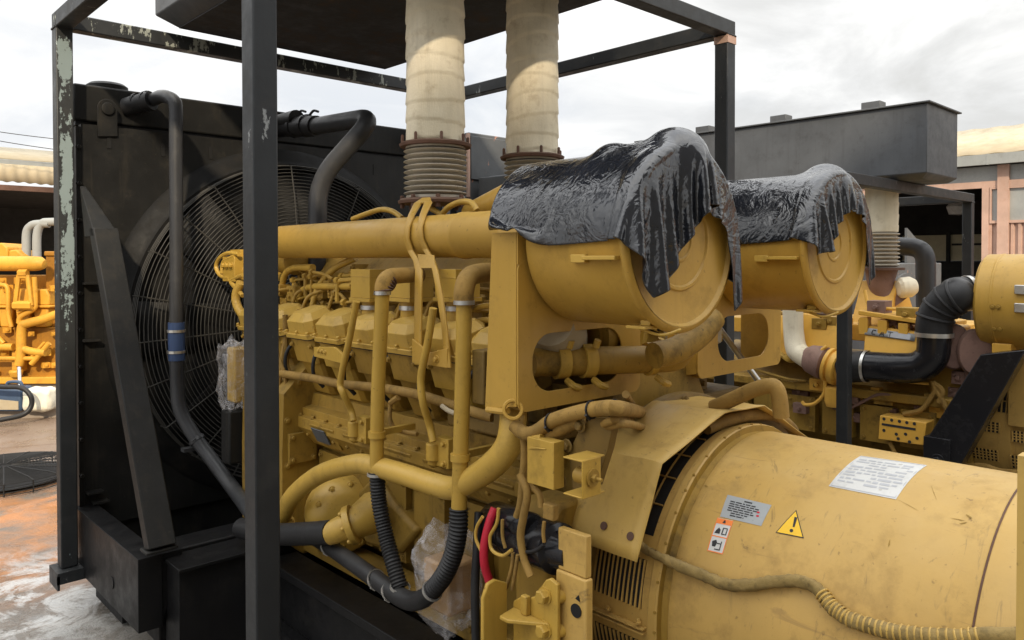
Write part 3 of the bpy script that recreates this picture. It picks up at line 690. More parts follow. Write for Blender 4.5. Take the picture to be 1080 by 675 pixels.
# two bigger tubes crossing up to the aftercooler
for pl_ in ([(375, 272), (352, 284), (335, 305), (327, 335)], [(300, 330), (298, 300), (306, 284), (330, 282)], [(316, 336), (317, 312), (327, 303), (372, 302)]):
    MB().tube([ux(px, py, .97-.03*i) for i, (px, py) in enumerate(pl_)], .017, 10).build('oil_line', 'yellow', en)
m = MB(); m.lathe([(.06, -.05), (.075, -.04), (.08, .1), (.05, .12)], ux(309, 275, .98), (0, 1, .1), 20); m.build('filter_head', 'oldyellow', en)

rnd = random.Random(17)
for k in range(22):
    px = rnd.uniform(296, 378); py = rnd.uniform(284, 322); X_ = rnd.uniform(.86, .98); p = ux(px, py, X_)
    m = MB(); L_ = rnd.uniform(.08, .3)
    if k % 2: m.path_round([p, p+Vector((0, -L_*.5, rnd.uniform(-.02, .03))), p+Vector((rnd.uniform(-.05, .02), -L_, -.03))], rnd.uniform(.006, .012), .03, 8)
    else: m.path_round([p+Vector((0, 0, -.10)), p, p+Vector((.05, -L_*.6, .01)), p+Vector((.06, -L_, -.02))], rnd.uniform(.006, .012), .03, 8)
    m.lathe([(.017, -.012), (.017, .012)], p, (0, 1, 0), 6); m.build('fuel_line', ('oldyellow', 'yellow')[k % 3 == 0], en)
for k in range(12):
    p = ux(rnd.uniform(296, 370), rnd.uniform(300, 322), .93); s_ = rnd.uniform(.015, .03)
    m = MB().box(p.x-s_, p.x+s_, p.y-s_*1.3, p.y+s_*1.3, p.z-s_, p.z+s_); m.bolt((p.x, p.y, p.z+s_), (0, 0, 1), .010, .016); m.bolt((p.x-s_, p.y, p.z), (-1, 0, 0), .009, .012); m.build('fitting', 'oldyellow', en, bevel=.004)
for k, (a_, b_) in enumerate((((418, 330), (436, 306)), ((446, 322), (456, 308)), ((492, 330), (520, 322)), ((494, 342), (521, 338)))):
    MB().tube([ux(*a_, .9), ux((a_[0]+b_[0])/2, (a_[1]+b_[1])/2-2, .9), ux(*b_, .9)], .012, 8).build('fuel_line', 'oldyellow', en)
for k in range(7):
    y = YS[k]-.245; MB().tube([(.80, y, 1.30), (.755, y+.01, 1.36), (.752, y, 1.44), (.79, y-.01, 1.50)], .009, 8).build('wire', 'rubber', en)

# intake pipe with rounded front end
m = MB(); ax0 = Vector((.874, -.56, 1.995)); r_ = .0885
prof = [(r_, 0), (r_, .575), (r_+.003, .577), (r_+.003, .605), (r_-.002, .607), (r_-.003, 2.1), (r_-.012, 2.14), (r_-.04, 2.165), (.0, 2.17)]
m.lathe(prof, ax0, (0, 1, 0), 40, cap=False); ip = m.build('intake_pipe', 'can', en, ang=60)
# bracket cupping the pipe: two bent straps running down to a bolted foot plate
def strap(pts, wd, th=.008):
    m = MB(); P = [Vector(p) for p in pts]
    for side in (0,):
        rows = []
        for p, w_ in zip(P, wd): rows.append([p+Vector((0, w_/2, 0)), p+Vector((0, -w_/2, 0))])
        m.grid(rows)
    return m
cx, cz = .874, 1.995; rr = r_+.008
def arc(t): return (cx-rr*math.cos(t), cz+rr*math.sin(t))
fronty = .045
def strapl(y0s, w_):
    pts = []; wd = []
    for i, t in enumerate([R(78), R(55), R(30), R(5), R(-20), R(-42)]):
        x, z = arc(t); pts.append((x, y0s[i], z)); wd.append(w_[i])
    return pts, wd
y0 = ux(438, 390, .70).y; y1 = ux(473, 398, .70).y
def onpipe(px, py):
    d = ray(px, py); ox, oz = CAM.x-cx, CAM.z-cz; r0 = rr+.002; a = d.x*d.x+d.z*d.z; b_ = 2*(ox*d.x+oz*d.z); c = ox*ox+oz*oz-r0*r0
    k = (-b_-math.sqrt(max(0, b_*b_-4*a*c)))/(2*a); return CAM+d*k
P1 = [ux(441, 214, .89)]+[onpipe(px, py) for px, py in ((434, 227), (429.5, 240), (429, 252), (433, 264))]+[ux(440, 276, .765), ux(442, 286, .74), ux(441.5, 310, .725), ux(441, 345, .71), ux(441, 385, .695)]
P2 = [ux(452, 213, .89)]+[onpipe(px, py) for px, py in ((446, 227), (443, 240), (444, 252), (449, 263))]+[ux(456, 275, .765), ux(459.5, 286, .74), ux(464, 310, .725), ux(469, 345, .71), ux(473, 388, .695)]
m = strap(P1, [.05, .04, .034, .034, .038, .046, .046, .044, .044, .046]); m2 = strap(P2, [.05, .038, .030, .030, .034, .036, .034, .032, .032, .034]); m.add(m2.v, m2.f)
m.grid([[ux(437, 215, .89), ux(455, 214, .89)], [ux(446, 209, .91), ux(454, 208.5, .91)]])
b = m.build('pipe_bracket', 'can', en, thick=.010, bevel=.003)
m = MB().prism([(.69, y0+.008, 1.508), (.69, y1-.004, 1.508), (.69, y1-.004, 1.58), (.69, (y0+y1)/2, 1.555), (.69, y0+.008, 1.60)], (.009, 0, 0))
for f_ in (.38, .72): m.bolt((.69, y0+(y1-y0)*f_, 1.535), (-1, 0, 0), .011, .014)
MB().prism([ux(440, 268, .762), ux(457, 269, .762), ux(459, 283, .742), ux(443, 283, .742)], (.007, 0, 0)).build('bracket_web', 'can', en, bevel=.002)
m.build('bracket_foot', 'can', en, bevel=.002)

MB().tube([ux(496, 226, 1.15), ux(515, 219, 1.15), ux(540, 208, 1.15), ux(558, 200, 1.15), ux(574, 193, 1.15)], [.05, .06, .066, .068, .05], 20).build('exhaust_duct', 'can', en)
for pl_ in ([(372, 231), (388, 225), (402, 221), (414, 223), (424, 230)], [(466, 226), (474, 218), (486, 213), (497, 214), (503, 222)], [(455, 220), (462, 224), (470, 230)]): MB().tube([ux(px, py, 1.02) for px, py in pl_], .013, 10).build('oil_line', 'cover', en)
# breather canisters on three covers and their down pipes
for (px, w_) in ((384, 20), (425, 23), (474, 22)):
    a = ux(px-w_/2, 302, .80); b = ux(px+w_/2, 302, .80); d = abs(a.y-b.y); yc = (a.y+b.y)/2; xc = .84
    zt = ux(px, 284, .80).z; zm = ux(px, 317, .80).z
    m = MB().box(xc-.06, xc+.06, yc-d/2, yc+d/2, zm+.012, zt); m.box(xc-.066, xc+.066, yc-d/2-.006, yc+d/2+.006, zm-.004, zm+.011)
    m.box(xc-.062, xc+.062, yc-d/2-.002, yc+d/2+.002, zt-.032, zt-.030)
    br = m.build('breather', 'yellow', en, bevel=.008, seg=3)
    MB().lathe([(.043, -.11), (.043, 0)], (xc, yc, zm-.005), (0, 0, 1), 20).build('breather_neck', 'yellow', br)
    m = MB().lathe([(.045, 0), (.049, 0), (.049, .018), (.045, .018)], (xc, yc, zm-.04), (0, 0, 1), 24); m.build('band_clamp', 'steel', br)
def down_pipe(pts, el, r_, label):
    MB().tube(pts, r_, 16, 6).build('breather_pipe', 'yellow', en)
PA = [ux(403.5, 308, .60), ux(401, 360, .60), ux(398.5, 420, .60), ux(397, 500, .60)]
PB = [ux(489.5, 318, .60), ux(488.5, 380, .60), ux(487, 440, .60), ux(484, 540, .60)]
MB().tube(PA, .0268, 18, 6).build('breather_pipe', 'yellow', en); MB().tube(PB, .0268, 18, 6).build('breather_pipe', 'yellow', en)
ea = ux(403.5, 310, .60); MB().tube([ea, ea+Vector((.003, 0, .035)), ea+Vector((.03, .006, .062)), ea+Vector((.09, .02, .068)), ea+Vector((.2, .03, .07))], .031, 16).build('elbow_hose', 'loom', en)
m = MB()
for k in range(5): m.torus(ea+Vector((.004+.008*k, .002*k, .012+.011*k)), (.25*k, .1, 1), .0315, .004, 18, 5)
m.build('cracked_tape', 'rust', en)
eb = ux(489.5, 320, .60); MB().tube([eb, eb+Vector((.0, .0, .045)), eb+Vector((.03, .008, .088)), eb+Vector((.10, .02, .10)), eb+Vector((.2, .03, .10))], .034, 18).build('elbow_hose', 'loom', en)
for p, r_ in ((ux(403.3, 309, .6), .029), (ux(489.4, 319, .6), .032)):
    m = MB(); clamp(m, p, (0, 0, 1), r_, .014); m.build('hose_clamp', 'steel', en)
for q, zz_ in ((ux(397.5, 458, .6), 0), (ux(485.5, 482, .6), 0)):
    m = MB().lathe([(.028, -.012), (.034, -.012), (.034, .012), (.028, .012)], q, (0, 0, 1), 22); m.box(q.x+.03, q.x+.19, q.y+.01, q.y+.03, q.z-.012, q.z+.012); m.build('pipe_clip', 'yellow', en)

# slim drain tubes and their bolted elbows on the side housing
for pl_, fx in (([(376, 318), (368, 360), (359, 402), (362, 415), (370, 432), (373, 444)], (375, 452)), ([(457, 325), (451, 362), (444, 398), (446, 424), (453, 448), (457, 466)], (459, 476))):
    MB().tube([ux(px, py, .66 if i < 4 else .70) for i, (px, py) in enumerate(pl_)], .0145, 12).build('drain_tube', 'yellow', en)
    p = ux(fx[0], fx[1], .725); m = MB().box(.728, .774, p.y-.075, p.y+.0, p.z-.055, p.z+.055)
    m.lathe([(.030, -.03), (.030, .03), (.026, .034)], (.73, p.y+.015, p.z-.005), (0, 0, 1), 16); m.lathe([(.026, 0), (.02, .02), (.0, .03)], (.735, p.y+.02, p.z-.04), (-.4, 0, -1), 14)
    for z in (-.04, .035): m.bolt((.728, p.y-.05, p.z+z), (-1, 0, 0), .010, .014)
    m.build('drain_elbow', 'yellow', en, bevel=.004)
# wiring loom along the heads, with ties and loose ends
pts = [ux(296, 394, .74), ux(330, 399, .735), ux(360, 405, .74), ux(400, 409, .74), ux(440, 416, .735), ux(470, 425, .74), ux(505, 436, .75), ux(520, 440, .76)]
MB().tube(pts, .019, 10).build('wiring_loom', 'loom', en)
pts = [ux(299, 338, .76), ux(297, 372, .75), ux(300, 402, .75), ux(297, 440, .74), ux(300, 462, .8)]
for k in range(4): MB().tube([p+Vector((.02*math.sin(k*2+i), .03*math.cos(k*3+i*1.3), .01*k)) for i, p in enumerate(pts)], .010+.003*(k % 2), 8).build('wiring_loom', 'loom', en)
m = MB()
for k in range(4):
    q0 = ux(452, 432, .72); m.tube([q0+Vector((.0, .02+.025*math.sin(t*1.3+k), .022*math.cos(t*1.1+k*.8))) for t in range(8)], .0045, 6)
m.build('wire_coil', 'loom', en); MB().tube([ux(466, 428, .71), ux(473, 433, .71), ux(480, 436, .71)], .009, 8).build('wire_plug', 'cream', en)
m = MB().tube([ux(412, 425, .72), ux(411, 440, .71), ux(416, 452, .72), ux(424, 455, .73), ux(440, 458, .74)], .009, 8); m.tube([ux(412, 425, .72), ux(420, 419, .72)], .013, 8); m.build('sensor_cable', 'loom', en)
# lower oil pipe sweeping along the block to the rear elbow
pts = [ux(294, 560, .64), ux(298, 545, .62), ux(310, 522, .60), ux(338, 500, .60), ux(372, 490, .60), ux(392, 491, .61), ux(425, 500, .62), ux(455, 510, .62), ux(478, 515, .62), ux(496, 507, .62), ux(520, 490, .62), ux(536, 470, .63), ux(541, 445, .65), ux(541, 425, .68)]
MB().tube(pts, [.040]*9+[.042, .044, .044, .044, .044], 20, 6).build('oil_pipe', 'cover', en)
m = MB().lathe([(.04, 0), (.06, 0), (.06, .018), (.04, .018)], ux(297, 549, .62), (0, .3, -1), 20)
for k in range(4): a = k*PI/2+.4; p = ux(297, 549, .62)+Vector((.05*math.cos(a), .05*math.sin(a), 0)); m.bolt(p, (0, 0, 1), .009, .014)
m.build('pipe_flange', 'cover', en)
# water pump
pc = ux(365, 545, .80); ax_ = Vector((-.55, -.55, .1))
m = MB(); m.lathe([(.0, .10), (.09, .10), (.13, .085), (.165, .04), (.175, 0), (.175, -.06), (.16, -.10), (.12, -.14), (.12, -.3)], pc+Vector((.02, .05, .0)), (-.42, -1, .18), 32)
for k in range(10):
    a = k*2*PI/10; d = Vector((-.42, -1, .18)).normalized(); u_ = d.orthogonal().normalized(); v_ = d.cross(u_)
    m.bolt(pc+Vector((.02, .05, 0))+d*.075+(u_*math.cos(a)+v_*math.sin(a))*.135, d, .011, .014)
wp = m.build('water_pump', 'cover', en, bevel=.004)
m = MB(); a = ux(352, 561, .60); b = ux(372, 553, .66)
m.tube([ux(346, 563, .585), a, b, ux(395, 540, .78)], [.047, .05, .062, .09], 20, 4, smooth=False)
d = (b-a).normalized(); m.lathe([(.05, -.02), (.082, -.02), (.082, .008), (.05, .008)], b, d, 28)
u_ = d.orthogonal().normalized(); v_ = d.cross(u_)
for k in range(6): a_ = k*PI/3; m.bolt(b-d*.02+(u_*math.cos(a_)+v_*math.sin(a_))*.067, -d, .010, .015)
m.build('pump_inlet', 'cover', wp, bevel=.003)
m = MB().tube([ux(255, 557, .55), ux(285, 563, .56), ux(320, 563, .575), ux(350, 561, .592)], .049, 20); m.build('inlet_hose', 'rubber', wp)
m = MB().loft([[ux(395, 500, .84)+Vector((k*.22, 0, 0)), ux(412, 530, .84)+Vector((k*.22, 0, 0)), ux(440, 560, .84)+Vector((k*.22, 0, 0)), ux(420, 585, .84)+Vector((k*.22, 0, 0)), ux(385, 575, .84)+Vector((k*.22, 0, 0)), ux(365, 530, .84)+Vector((k*.22, 0, 0))] for k in (0, 1)]); m.build('pump_casing', 'block', en, bevel=.02)
# foot rail along the bottom of the block
m = MB().box(.80, .90, -.5, 1.2, .47, .56); [m.bolt((.80, -.4+.16*k, .52), (-1, 0, 0), .012, .012) for k in range(10)]; m.build('sump_rail', 'block', en, bevel=.01)

# governor and loose hoses at the far front of the engine, left of the post
m = MB(); g0 = ux(250, 280, .82); m.box(g0.x-.05, g0.x+.25, g0.y-.08, g0.y+.08, g0.z-.09, g0.z+.05); m.box(g0.x, g0.x+.12, g0.y-.05, g0.y+.09, g0.z+.05, g0.z+.09)
for dy in (-.05, .0, .05): m.bolt((g0.x-.05, g0.y+dy, g0.z), (-1, 0, 0), .014, .02)
m.bolt((g0.x+.02, g0.y-.08, g0.z-.03), (0, -1, 0), .02, .03); gv = m.build('governor', 'yellow', en, bevel=.012)
for pl_ in ([(252, 268), (240, 267), (231, 273), (228, 282), (233, 291), (243, 293)], [(256, 290), (244, 296), (248, 303), (253, 306)], [(240, 291), (248, 302), (256, 312)], [(248, 270), (236, 276), (234, 288)]):
    MB().tube([ux(px, py, .78) for px, py in pl_], .012, 8).build('governor_wire', 'cover', gv)
MB().tube([ux(254, 298, .78), ux(249, 310, .77), ux(250, 322, .77), ux(258, 335, .78), ux(270, 345, .8)], .024, 12).build('governor_hose', 'cover', gv)

# small clutter of pipes at the rear of the engine, under the air cleaners
m = MB().lathe([(.0, .25), (.08, .24), (.115, .16), (.11, .05), (.07, 0), (.07, -.2)], (.98, -.36, 1.60), (-.7, -.5, .35), 28); m.build('turbocharger', 'cream', en)
m = MB().lathe([(.12, -.05), (.13, -.05), (.13, .0), (.12, .0)], (1.10, -.42, 1.66), (1, -.1, .2), 30); m.lathe([(.10, -.1), (.115, 0), (.10, .12)], (1.14, -.42, 1.66), (1, -.1, .2), 30); m.build('turbo_clamp', 'oldyellow', en)
m = MB().lathe([(.0, .2), (.09, .2), (.12, .12), (.12, 0)], (1.75, -.30, 1.6), (.4, -1, .2), 28); m.build('turbocharger', 'cream', en)
a = uy(572, 382, -.47); b = uy(705, 378, -.66); e = uy(722, 366, -.70)
m = MB().tube([a-Vector((.06, -.01, 0)), a, a*.5+b*.5, b, uy(716, 372, -.68), e+Vector((.01, 0, .02))], .048, 20, 5); cp = m.build('cross_pipe', 'oldyellow', en)
for (q, w_) in ((590, .02), (617, .02), (684, .012)):
    p = a+(b-a)*((q-572)/(705-572)); m = MB(); d = (b-a).normalized(); m.lathe([(.049, -w_), (.058, -w_), (.058, w_), (.049, w_)], p, d, 24)
    m.tube([p+Vector((0, -.04, .05)), p+Vector((0, -.05, .075))], .012, 8); m.tube([p+Vector((0, -.03, -.06)), p+Vector((0, -.06, -.075)), p+Vector((.03, -.06, -.085))], .012, 8); m.build('pipe_clamp', 'yellow', cp)
m = MB().tube([uy(690, 375, -.72), uy(715, 368, -.74), uy(738, 352, -.76), uy(752, 335, -.76)], .045, 18); m.build('air_elbow', 'oldyellow', en)
m = MB().box(.62, 1.2, -.36, -.30, 1.42, 1.60); m.build('bulkhead', 'brown', en, bevel=.006)
for k in range(10):
    rx = .7+.12*k; m = MB().box(rx, rx+.07, -.42-.02*(k % 3), -.32, 1.34, 1.40+.03*(k % 4)); m.bolt((rx+.03, -.42-.02*(k % 3), 1.37), (0, -1, 0), .014, .02); m.build('fitting', 'brown', en, bevel=.008)
MB().box(.75, 2.05, -.47, .0, 1.28, 1.335).build('rear_deck', 'brown', en, bevel=.01)
# flywheel housing and the parts bolted on it
m = MB().lathe([(.57, 0), (.60, .015), (.60, .05), (.52, .09), (.50, .2)], (XC, -.62, .80), (0, 1, 0), 64)
for k in range(24): a_ = 2*PI*k/24; m.bolt((XC+.575*math.cos(a_), -.62, .80+.575*math.sin(a_)), (0, -1, 0), .013, .014)
m.build('flywheel_housing', 'brown', en, bevel=.004)
a, b = ux(551, 448, .60), ux(584, 508, .60)
ya, yb_ = ux(584, 490, .57).y, ux(556, 490, .57).y
m = MB().box(.57, .615, ya, yb_, ux(570, 513, .57).z, ux(570, 464, .57).z)
m.prism([(.5695, ya+.03, b.z+.10), (.5695, yb_-.01, b.z+.09), (.5695, yb_-.02, a.z-.05), (.5695, ya+.03, a.z-.045)], (-.003, 0, 0))
m.tube([ux(554, 457, .6), ux(565, 461, .6), ux(572, 462, .6)], .014, 8)
m.build('sensor_box', 'yellow', en, bevel=.006)
m = MB(); pl_ = [ux(594, 520, .60), ux(590, 480, .60), ux(600, 458, .60), ux(612, 444, .60), ux(632, 442, .62), ux(640, 455, .63), ux(636, 475, .63), ux(622, 515, .62)]
m.prism([(p.x*.4+.4, p.y, p.z) for p in pl_], (.03, 0, 0))
for q in ((598, 470), (592, 507), (612, 449)): p = ux(q[0], q[1], .63); m.bolt((p.x, p.y, p.z), (-1, 0, 0), .014, .016)
m.build('mount_plate', 'brown', en, bevel=.004)
# open box bracket with the cable gland
XB = .525; w0 = ux(613, 505, XB).y; w1 = w0+.068; z1_ = ux(613, 488, XB).z; z0_ = ux(613, 525, XB).z; zm_ = (z0_+z1_)/2
m = MB().box(XB, XB+.10, w0, w1, z1_, z1_+.005); m.box(XB, XB+.10, w0, w1, z0_-.005, z0_); m.box(XB, XB+.077, w0-.005, w0-.0005, z0_-.005, z1_+.005)
m.build('box_bracket', 'yellow', en, bevel=.002)
m = MB().lathe([(.022, 0), (.022, .045), (.018, .05)], (XB+.036, w0, zm_), (0, 1, 0), 20); m.lathe([(.025, -.010), (.025, -.0055)], (XB+.04, w0, zm_), (0, 1, 0), 24); m.lathe([(.012, -.022), (.012, -.010)], (XB+.04, w0, zm_), (0, 1, 0), 6); m.lathe([(.005, -.04), (.005, -.022)], (XB+.04, w0, zm_), (0, 1, 0), 10); m.build('cable_gland', 'oldyellow', en)
# taped looms over the flywheel housing
for pl_, r_, Xp in (([(542, 448), (553, 457), (566, 455), (582, 444), (602, 437), (630, 431), (655, 431), (680, 434), (694, 440)], .022, .60), ([(560, 462), (580, 458), (602, 446), (612, 441)], .024, .63), ([(637, 447), (652, 442), (672, 442), (690, 446)], .012, .64), ([(640, 450), (660, 447), (684, 450)], .012, .66), ([(660, 416), (668, 424), (684, 431), (696, 438)], .011, .7), ([(752, 430), (775, 420), (795, 411), (810, 407), (818, 409), (822, 420), (824, 440)], .026, 1.3)):
    m = MB().tube([ux(px, py, Xp+.004*i) if px < 668 or Xp > 1 else uy(px, py+2, -.47-.0028*(px-668)) for i, (px, py) in enumerate(pl_)], r_, 12)
    lm = m.build('cable_loom', 'loom', en)
m = MB()
for px, py, Xp, r_ in ((581, 445, .61, .025), (624, 432, .62, .025), (648, 431, .62, .025)): m = MB(); clamp(m, ux(px, py, Xp), (0, -1, .1), r_-.002, .005); m.build('cable_tie', 'rubber', en)
for pl_, Xp, r_ in (([(552, 455), (553, 480), (551, 505), (549, 530), (545, 545)], .62, .012), ([(548, 500), (556, 520), (552, 545), (549, 566), (553, 590), (560, 608)], .58, .0125), ([(556, 512), (568, 520), (571, 535)], .6, .01)):
    MB().tube([ux(px, py, Xp) for px, py in pl_], r_, 10).build('cable_loom', 'loom', en)
# starter motor and wires
sa, sb = ux(522, 553, .72), ux(592, 580, .66)
m = MB().lathe([(.0, -.03), (.05, -.03), (.072, -.01), (.078, .0), (.078, .12), (.074, .122), (.074, .128), (.078, .13), (.078, .36), (.06, .37), (.05, .44)], sa, (sb-sa), 30); st = m.build('starter_motor', 'gloss', en)
MB().lathe([(.04, 0), (.045, .01), (.045, .16), (.04, .17)], sa+Vector((-.05, -.10, .06)), (sb-sa), 20).build('solenoid', 'gloss', st)
m = MB(); p = ux(577, 538, .60); m.box(p.x-.01, p.x+.015, p.y-.035, p.y+.01, p.z-.025, p.z+.022); m.build('connector_block', 'loom', en, bevel=.004)
MB().tube([ux(522, 536, .62), ux(516, 552, .60), ux(511, 575, .585), ux(511, 595, .585), ux(516, 613, .6), ux(520, 628, .6)], .0145, 12).build('starter_cable', 'red', en)
MB().tube([ux(505, 540, .64), ux(503, 580, .62), ux(501, 620, .61), ux(502, 680, .60)], .0145, 12).build('starter_cable', 'rubber', en)
for pl_, nm_ in (([(526, 536), (524, 552), (517, 566), (519, 580), (530, 586), (540, 580)], 'cover'), ([(509, 545), (503, 556), (502, 568), (507, 580), (510, 585)], 'cover'), ([(530, 548), (530, 565), (533, 578)], 'loom'), ([(574, 550), (573, 562), (574, 572)], 'loom'), ([(546, 578), (556, 582), (566, 580), (574, 574)], 'rubber'), ([(541, 583), (540, 597), (534, 620)], 'loom'), ([(546, 585), (544, 600), (540, 622)], 'loom')):
    MB().tube([ux(px, py, .585) for px, py in pl_], .0058, 8).build('wire', nm_, en)
# rear mount: ribbed bracket, tall post
pt = ux(586, 556, .60); pb = ux(618, 567, .60)
m = MB().box(.60, .632, pb.y, pt.y, .22, ux(586, 600, .60).z); m.build('mount_post', 'gen', en, bevel=.006)
zz1 = ux(586, 556, .60).z; zz0 = ux(586, 600, .60).z
MB().box(.606, .63, pb.y+.004, pt.y-.004, zz0+.001, zz1).build('mount_cap', 'gen', en, bevel=.004)
m = MB(); p = ux(608, 644, .60); m.lathe([(.02, 0), (.02, .003)], (.5995, p.y, p.z), (-1, 0, 0), 18); p = ux(610, 631, .60); m.lathe([(.010, 0), (.010, .003)], (.5995, p.y, p.z), (-1, 0, 0), 3); m.build('bolt_hole', 'dark', en)
m = MB().loft([[(.66, y, .3), (.84, y, .3), (.84, y, 1.13), (.72, y, 1.13), (.66, y, 1.07)] for y in (-.46, -.612)]); m.build('housing_block', 'oldyellow', en, bevel=.02)
q = lambda px, py: ux(px, py, .57)
m = MB().prism([q(541, 634), q(550, 629), q(558, 631), q(564, 629), q(575, 612), q(580, 610), q(588, 617), q(588, 700), q(541, 700)], (.014, 0, 0)); m.build('mount_bracket', 'yellow', en, bevel=.004)
a = q(540, 634); 
m = MB(); loop = [(.57-.10*u-.0, a.y+.02, z) for u, z in ((0, .28), (0, a.z+.05), (.5, a.z+.075), (.8, a.z+.07), (1, a.z+.03), (1, .28))]; m.prism(loop, (0, .014, 0)); m.build('mount_web', 'yellow', en, bevel=.004)
m = MB(); sh0, sh1 = q(542, 644), q(580, 650); m.prism([(.5695, sh0.y, sh0.z), (.5695, sh1.y, sh0.z), (.50, (sh0.y+sh1.y)/2+.03, sh0.z-.002), (.50, sh0.y-.01, sh0.z-.002)], (0, 0, .012)); m.box(.55, .5695, sh0.y-.075, sh0.y-.05, sh0.z+.013, sh0.z+.07); m.build('mount_rib', 'yellow', en, bevel=.003)
for px, py in ((575, 628), (575, 664)): 
    m = MB(); p = q(px, py); m.lathe([(.026, 0), (.026, .004)], (.57, p.y, p.z), (-1, 0, 0), 20); m.lathe([(.021, .004), (.021, .022), (.017, .026)], (.57, p.y, p.z), (-1, 0, 0), 6); m.lathe([(.02, .0), (.02, .06)], (.584, p.y-.03, p.z), (1, -.3, 0), 16)
    m.build('mount_bolt', 'yellow', en)

# black corrugated drain hoses joined low down
t = thing('drain_hose', ux(430, 640, .6), 'black corrugated hoses joining in a low elbow below the yellow pipes', 'hose')
MB().corr([ux(397.5, 498, .60), ux(400, 530, .60), ux(407, 565, .60), ux(415, 595, .59), ux(422, 620, .585)], .029, .0022, .0125, 16).build('corrugated_hose', 'rubber', t)
MB().corr([ux(484, 536, .60), ux(483, 560, .595), ux(478, 585, .59), ux(468, 607, .58), ux(455, 624, .575)], .0315, .0024, .0125, 16).build('corrugated_hose', 'rubber', t)
MB().tube([ux(457, 622, .575), ux(447, 631, .572), ux(434, 634, .572), ux(420, 628, .575), ux(398, 612, .58), ux(370, 592, .60), ux(348, 577, .64), ux(330, 566, .72)], [.031, .033, .034, .034, .033, .033, .033, .033], 18).build('elbow_hose', 'rubber', t)
for px, py, X_, d in ((397.5, 500, .6, (0, 0, 1)), (422, 619, .585, (0, -.3, 1)), (456, 623, .575, (0, -1, 1)), (412, 623, .577, (0, -1, .55)), (397, 611, .58, (0, -1, .55)), (347, 576, .64, (0, -1, .55))):
    m = MB(); clamp(m, ux(px, py, X_), d, .034, .01); m.build('hose_clamp', 'steel', t)

# things wrapped in clear film
def wrapped(name, c, ax, rad, label, cat, seed, inner=None):
    t = thing(name, c-Vector((0, 0, ax[2])), label, cat)
    rows = []; n_, k_ = 26, 18
    for i in range(k_+1):
        v = i/k_; ph = v*PI; row = []
        for k in range(n_+1):
            a_ = 2*PI*k/n_; d = Vector((math.sin(ph)*math.cos(a_), math.sin(ph)*math.sin(a_), math.cos(ph)))
            d = Vector([math.copysign(abs(x)**.6, x) for x in d])
            nz = noise.noise(Vector((d.x*2+seed, d.y*2, d.z*2)))*.26+abs(noise.noise(Vector((d.x*3.4, d.y*3.4+seed, d.z*3.4))))*.34-.08
            s_ = 1+nz; 
            if d.z > .5: s_ += .3*(d.z-.5)
            row.append(c+Vector((d.x*ax[0]*s_, d.y*ax[1]*s_, d.z*ax[2]*s_)))
        rows.append(row)
    MB().grid(rows).build('plastic_film', 'clear', t, ang=16)
    if inner: inner(t)
    return t
c = ux(474, 610, .70)
def inn(t):
    MB().box(c.x-.055, c.x+.08, c.y-.065, c.y+.085, c.z-.11, c.z+.07).build('carton', 'paper', t, bevel=.01)
wrapped('wrapped_parcel', c, (.10, .115, .17), 0, 'brown part wrapped in clear plastic hanging beside the black corrugated hose', 'parcel', 3.1, inn)
c2 = uy(247, 398, 1.72)
def inn2(t):
    MB().box(c2.x-.02, c2.x+.1, c2.y-.05, c2.y+.05, c2.z-.13, c2.z+.16).build('lever', 'yellow', t, bevel=.01)
    MB().box(c2.x-.05, c2.x+.1, c2.y-.05, c2.y+.06, c2.z-.45, c2.z-.17).build('stand', 'radiator', t, bevel=.01)
wrapped('wrapped_fitting', c2, (.07, .08, .17), 0, 'small fitting in white crumpled plastic in front of the fan guard', 'fitting', 8.4, inn2)
# ------------------------------------------------------------------ air cleaners on sheet brackets, each under a black plastic sheet
CZ = 1.96; CR = .265; YF = -.967; YB = -.555
def rrect(x0, x1, z0, z1, r, n=8):
    out_ = []
    for cx, cz, a0 in ((x1-r, z1-r, 0), (x0+r, z1-r, PI/2), (x0+r, z0+r, PI), (x1-r, z0+r, 3*PI/2)):
        for k in range(n+1): a = a0+PI/2*k/n; out_.append((cx+r*math.cos(a), cz+r*math.sin(a)))
    return out_
def plate_with_hole(outer, hole, y, th):
    """both outlines as equally long loops of (x, z)"""
    n = len(outer); m = MB(); v = []
    for yy in (y, y+th):
        v += [(p[0], yy, p[1]) for p in outer]+[(p[0], yy, p[1]) for p in hole]
    f = []
    for k in range(n):
        j = (k+1) % n
        f += [(k, j, n+j, n+k), (2*n+k, 3*n+k, 3*n+j, 2*n+j), (k, 2*n+k, 2*n+j, j), (n+k, n+j, 3*n+j, 3*n+k)]
    m.add(v, f); return m
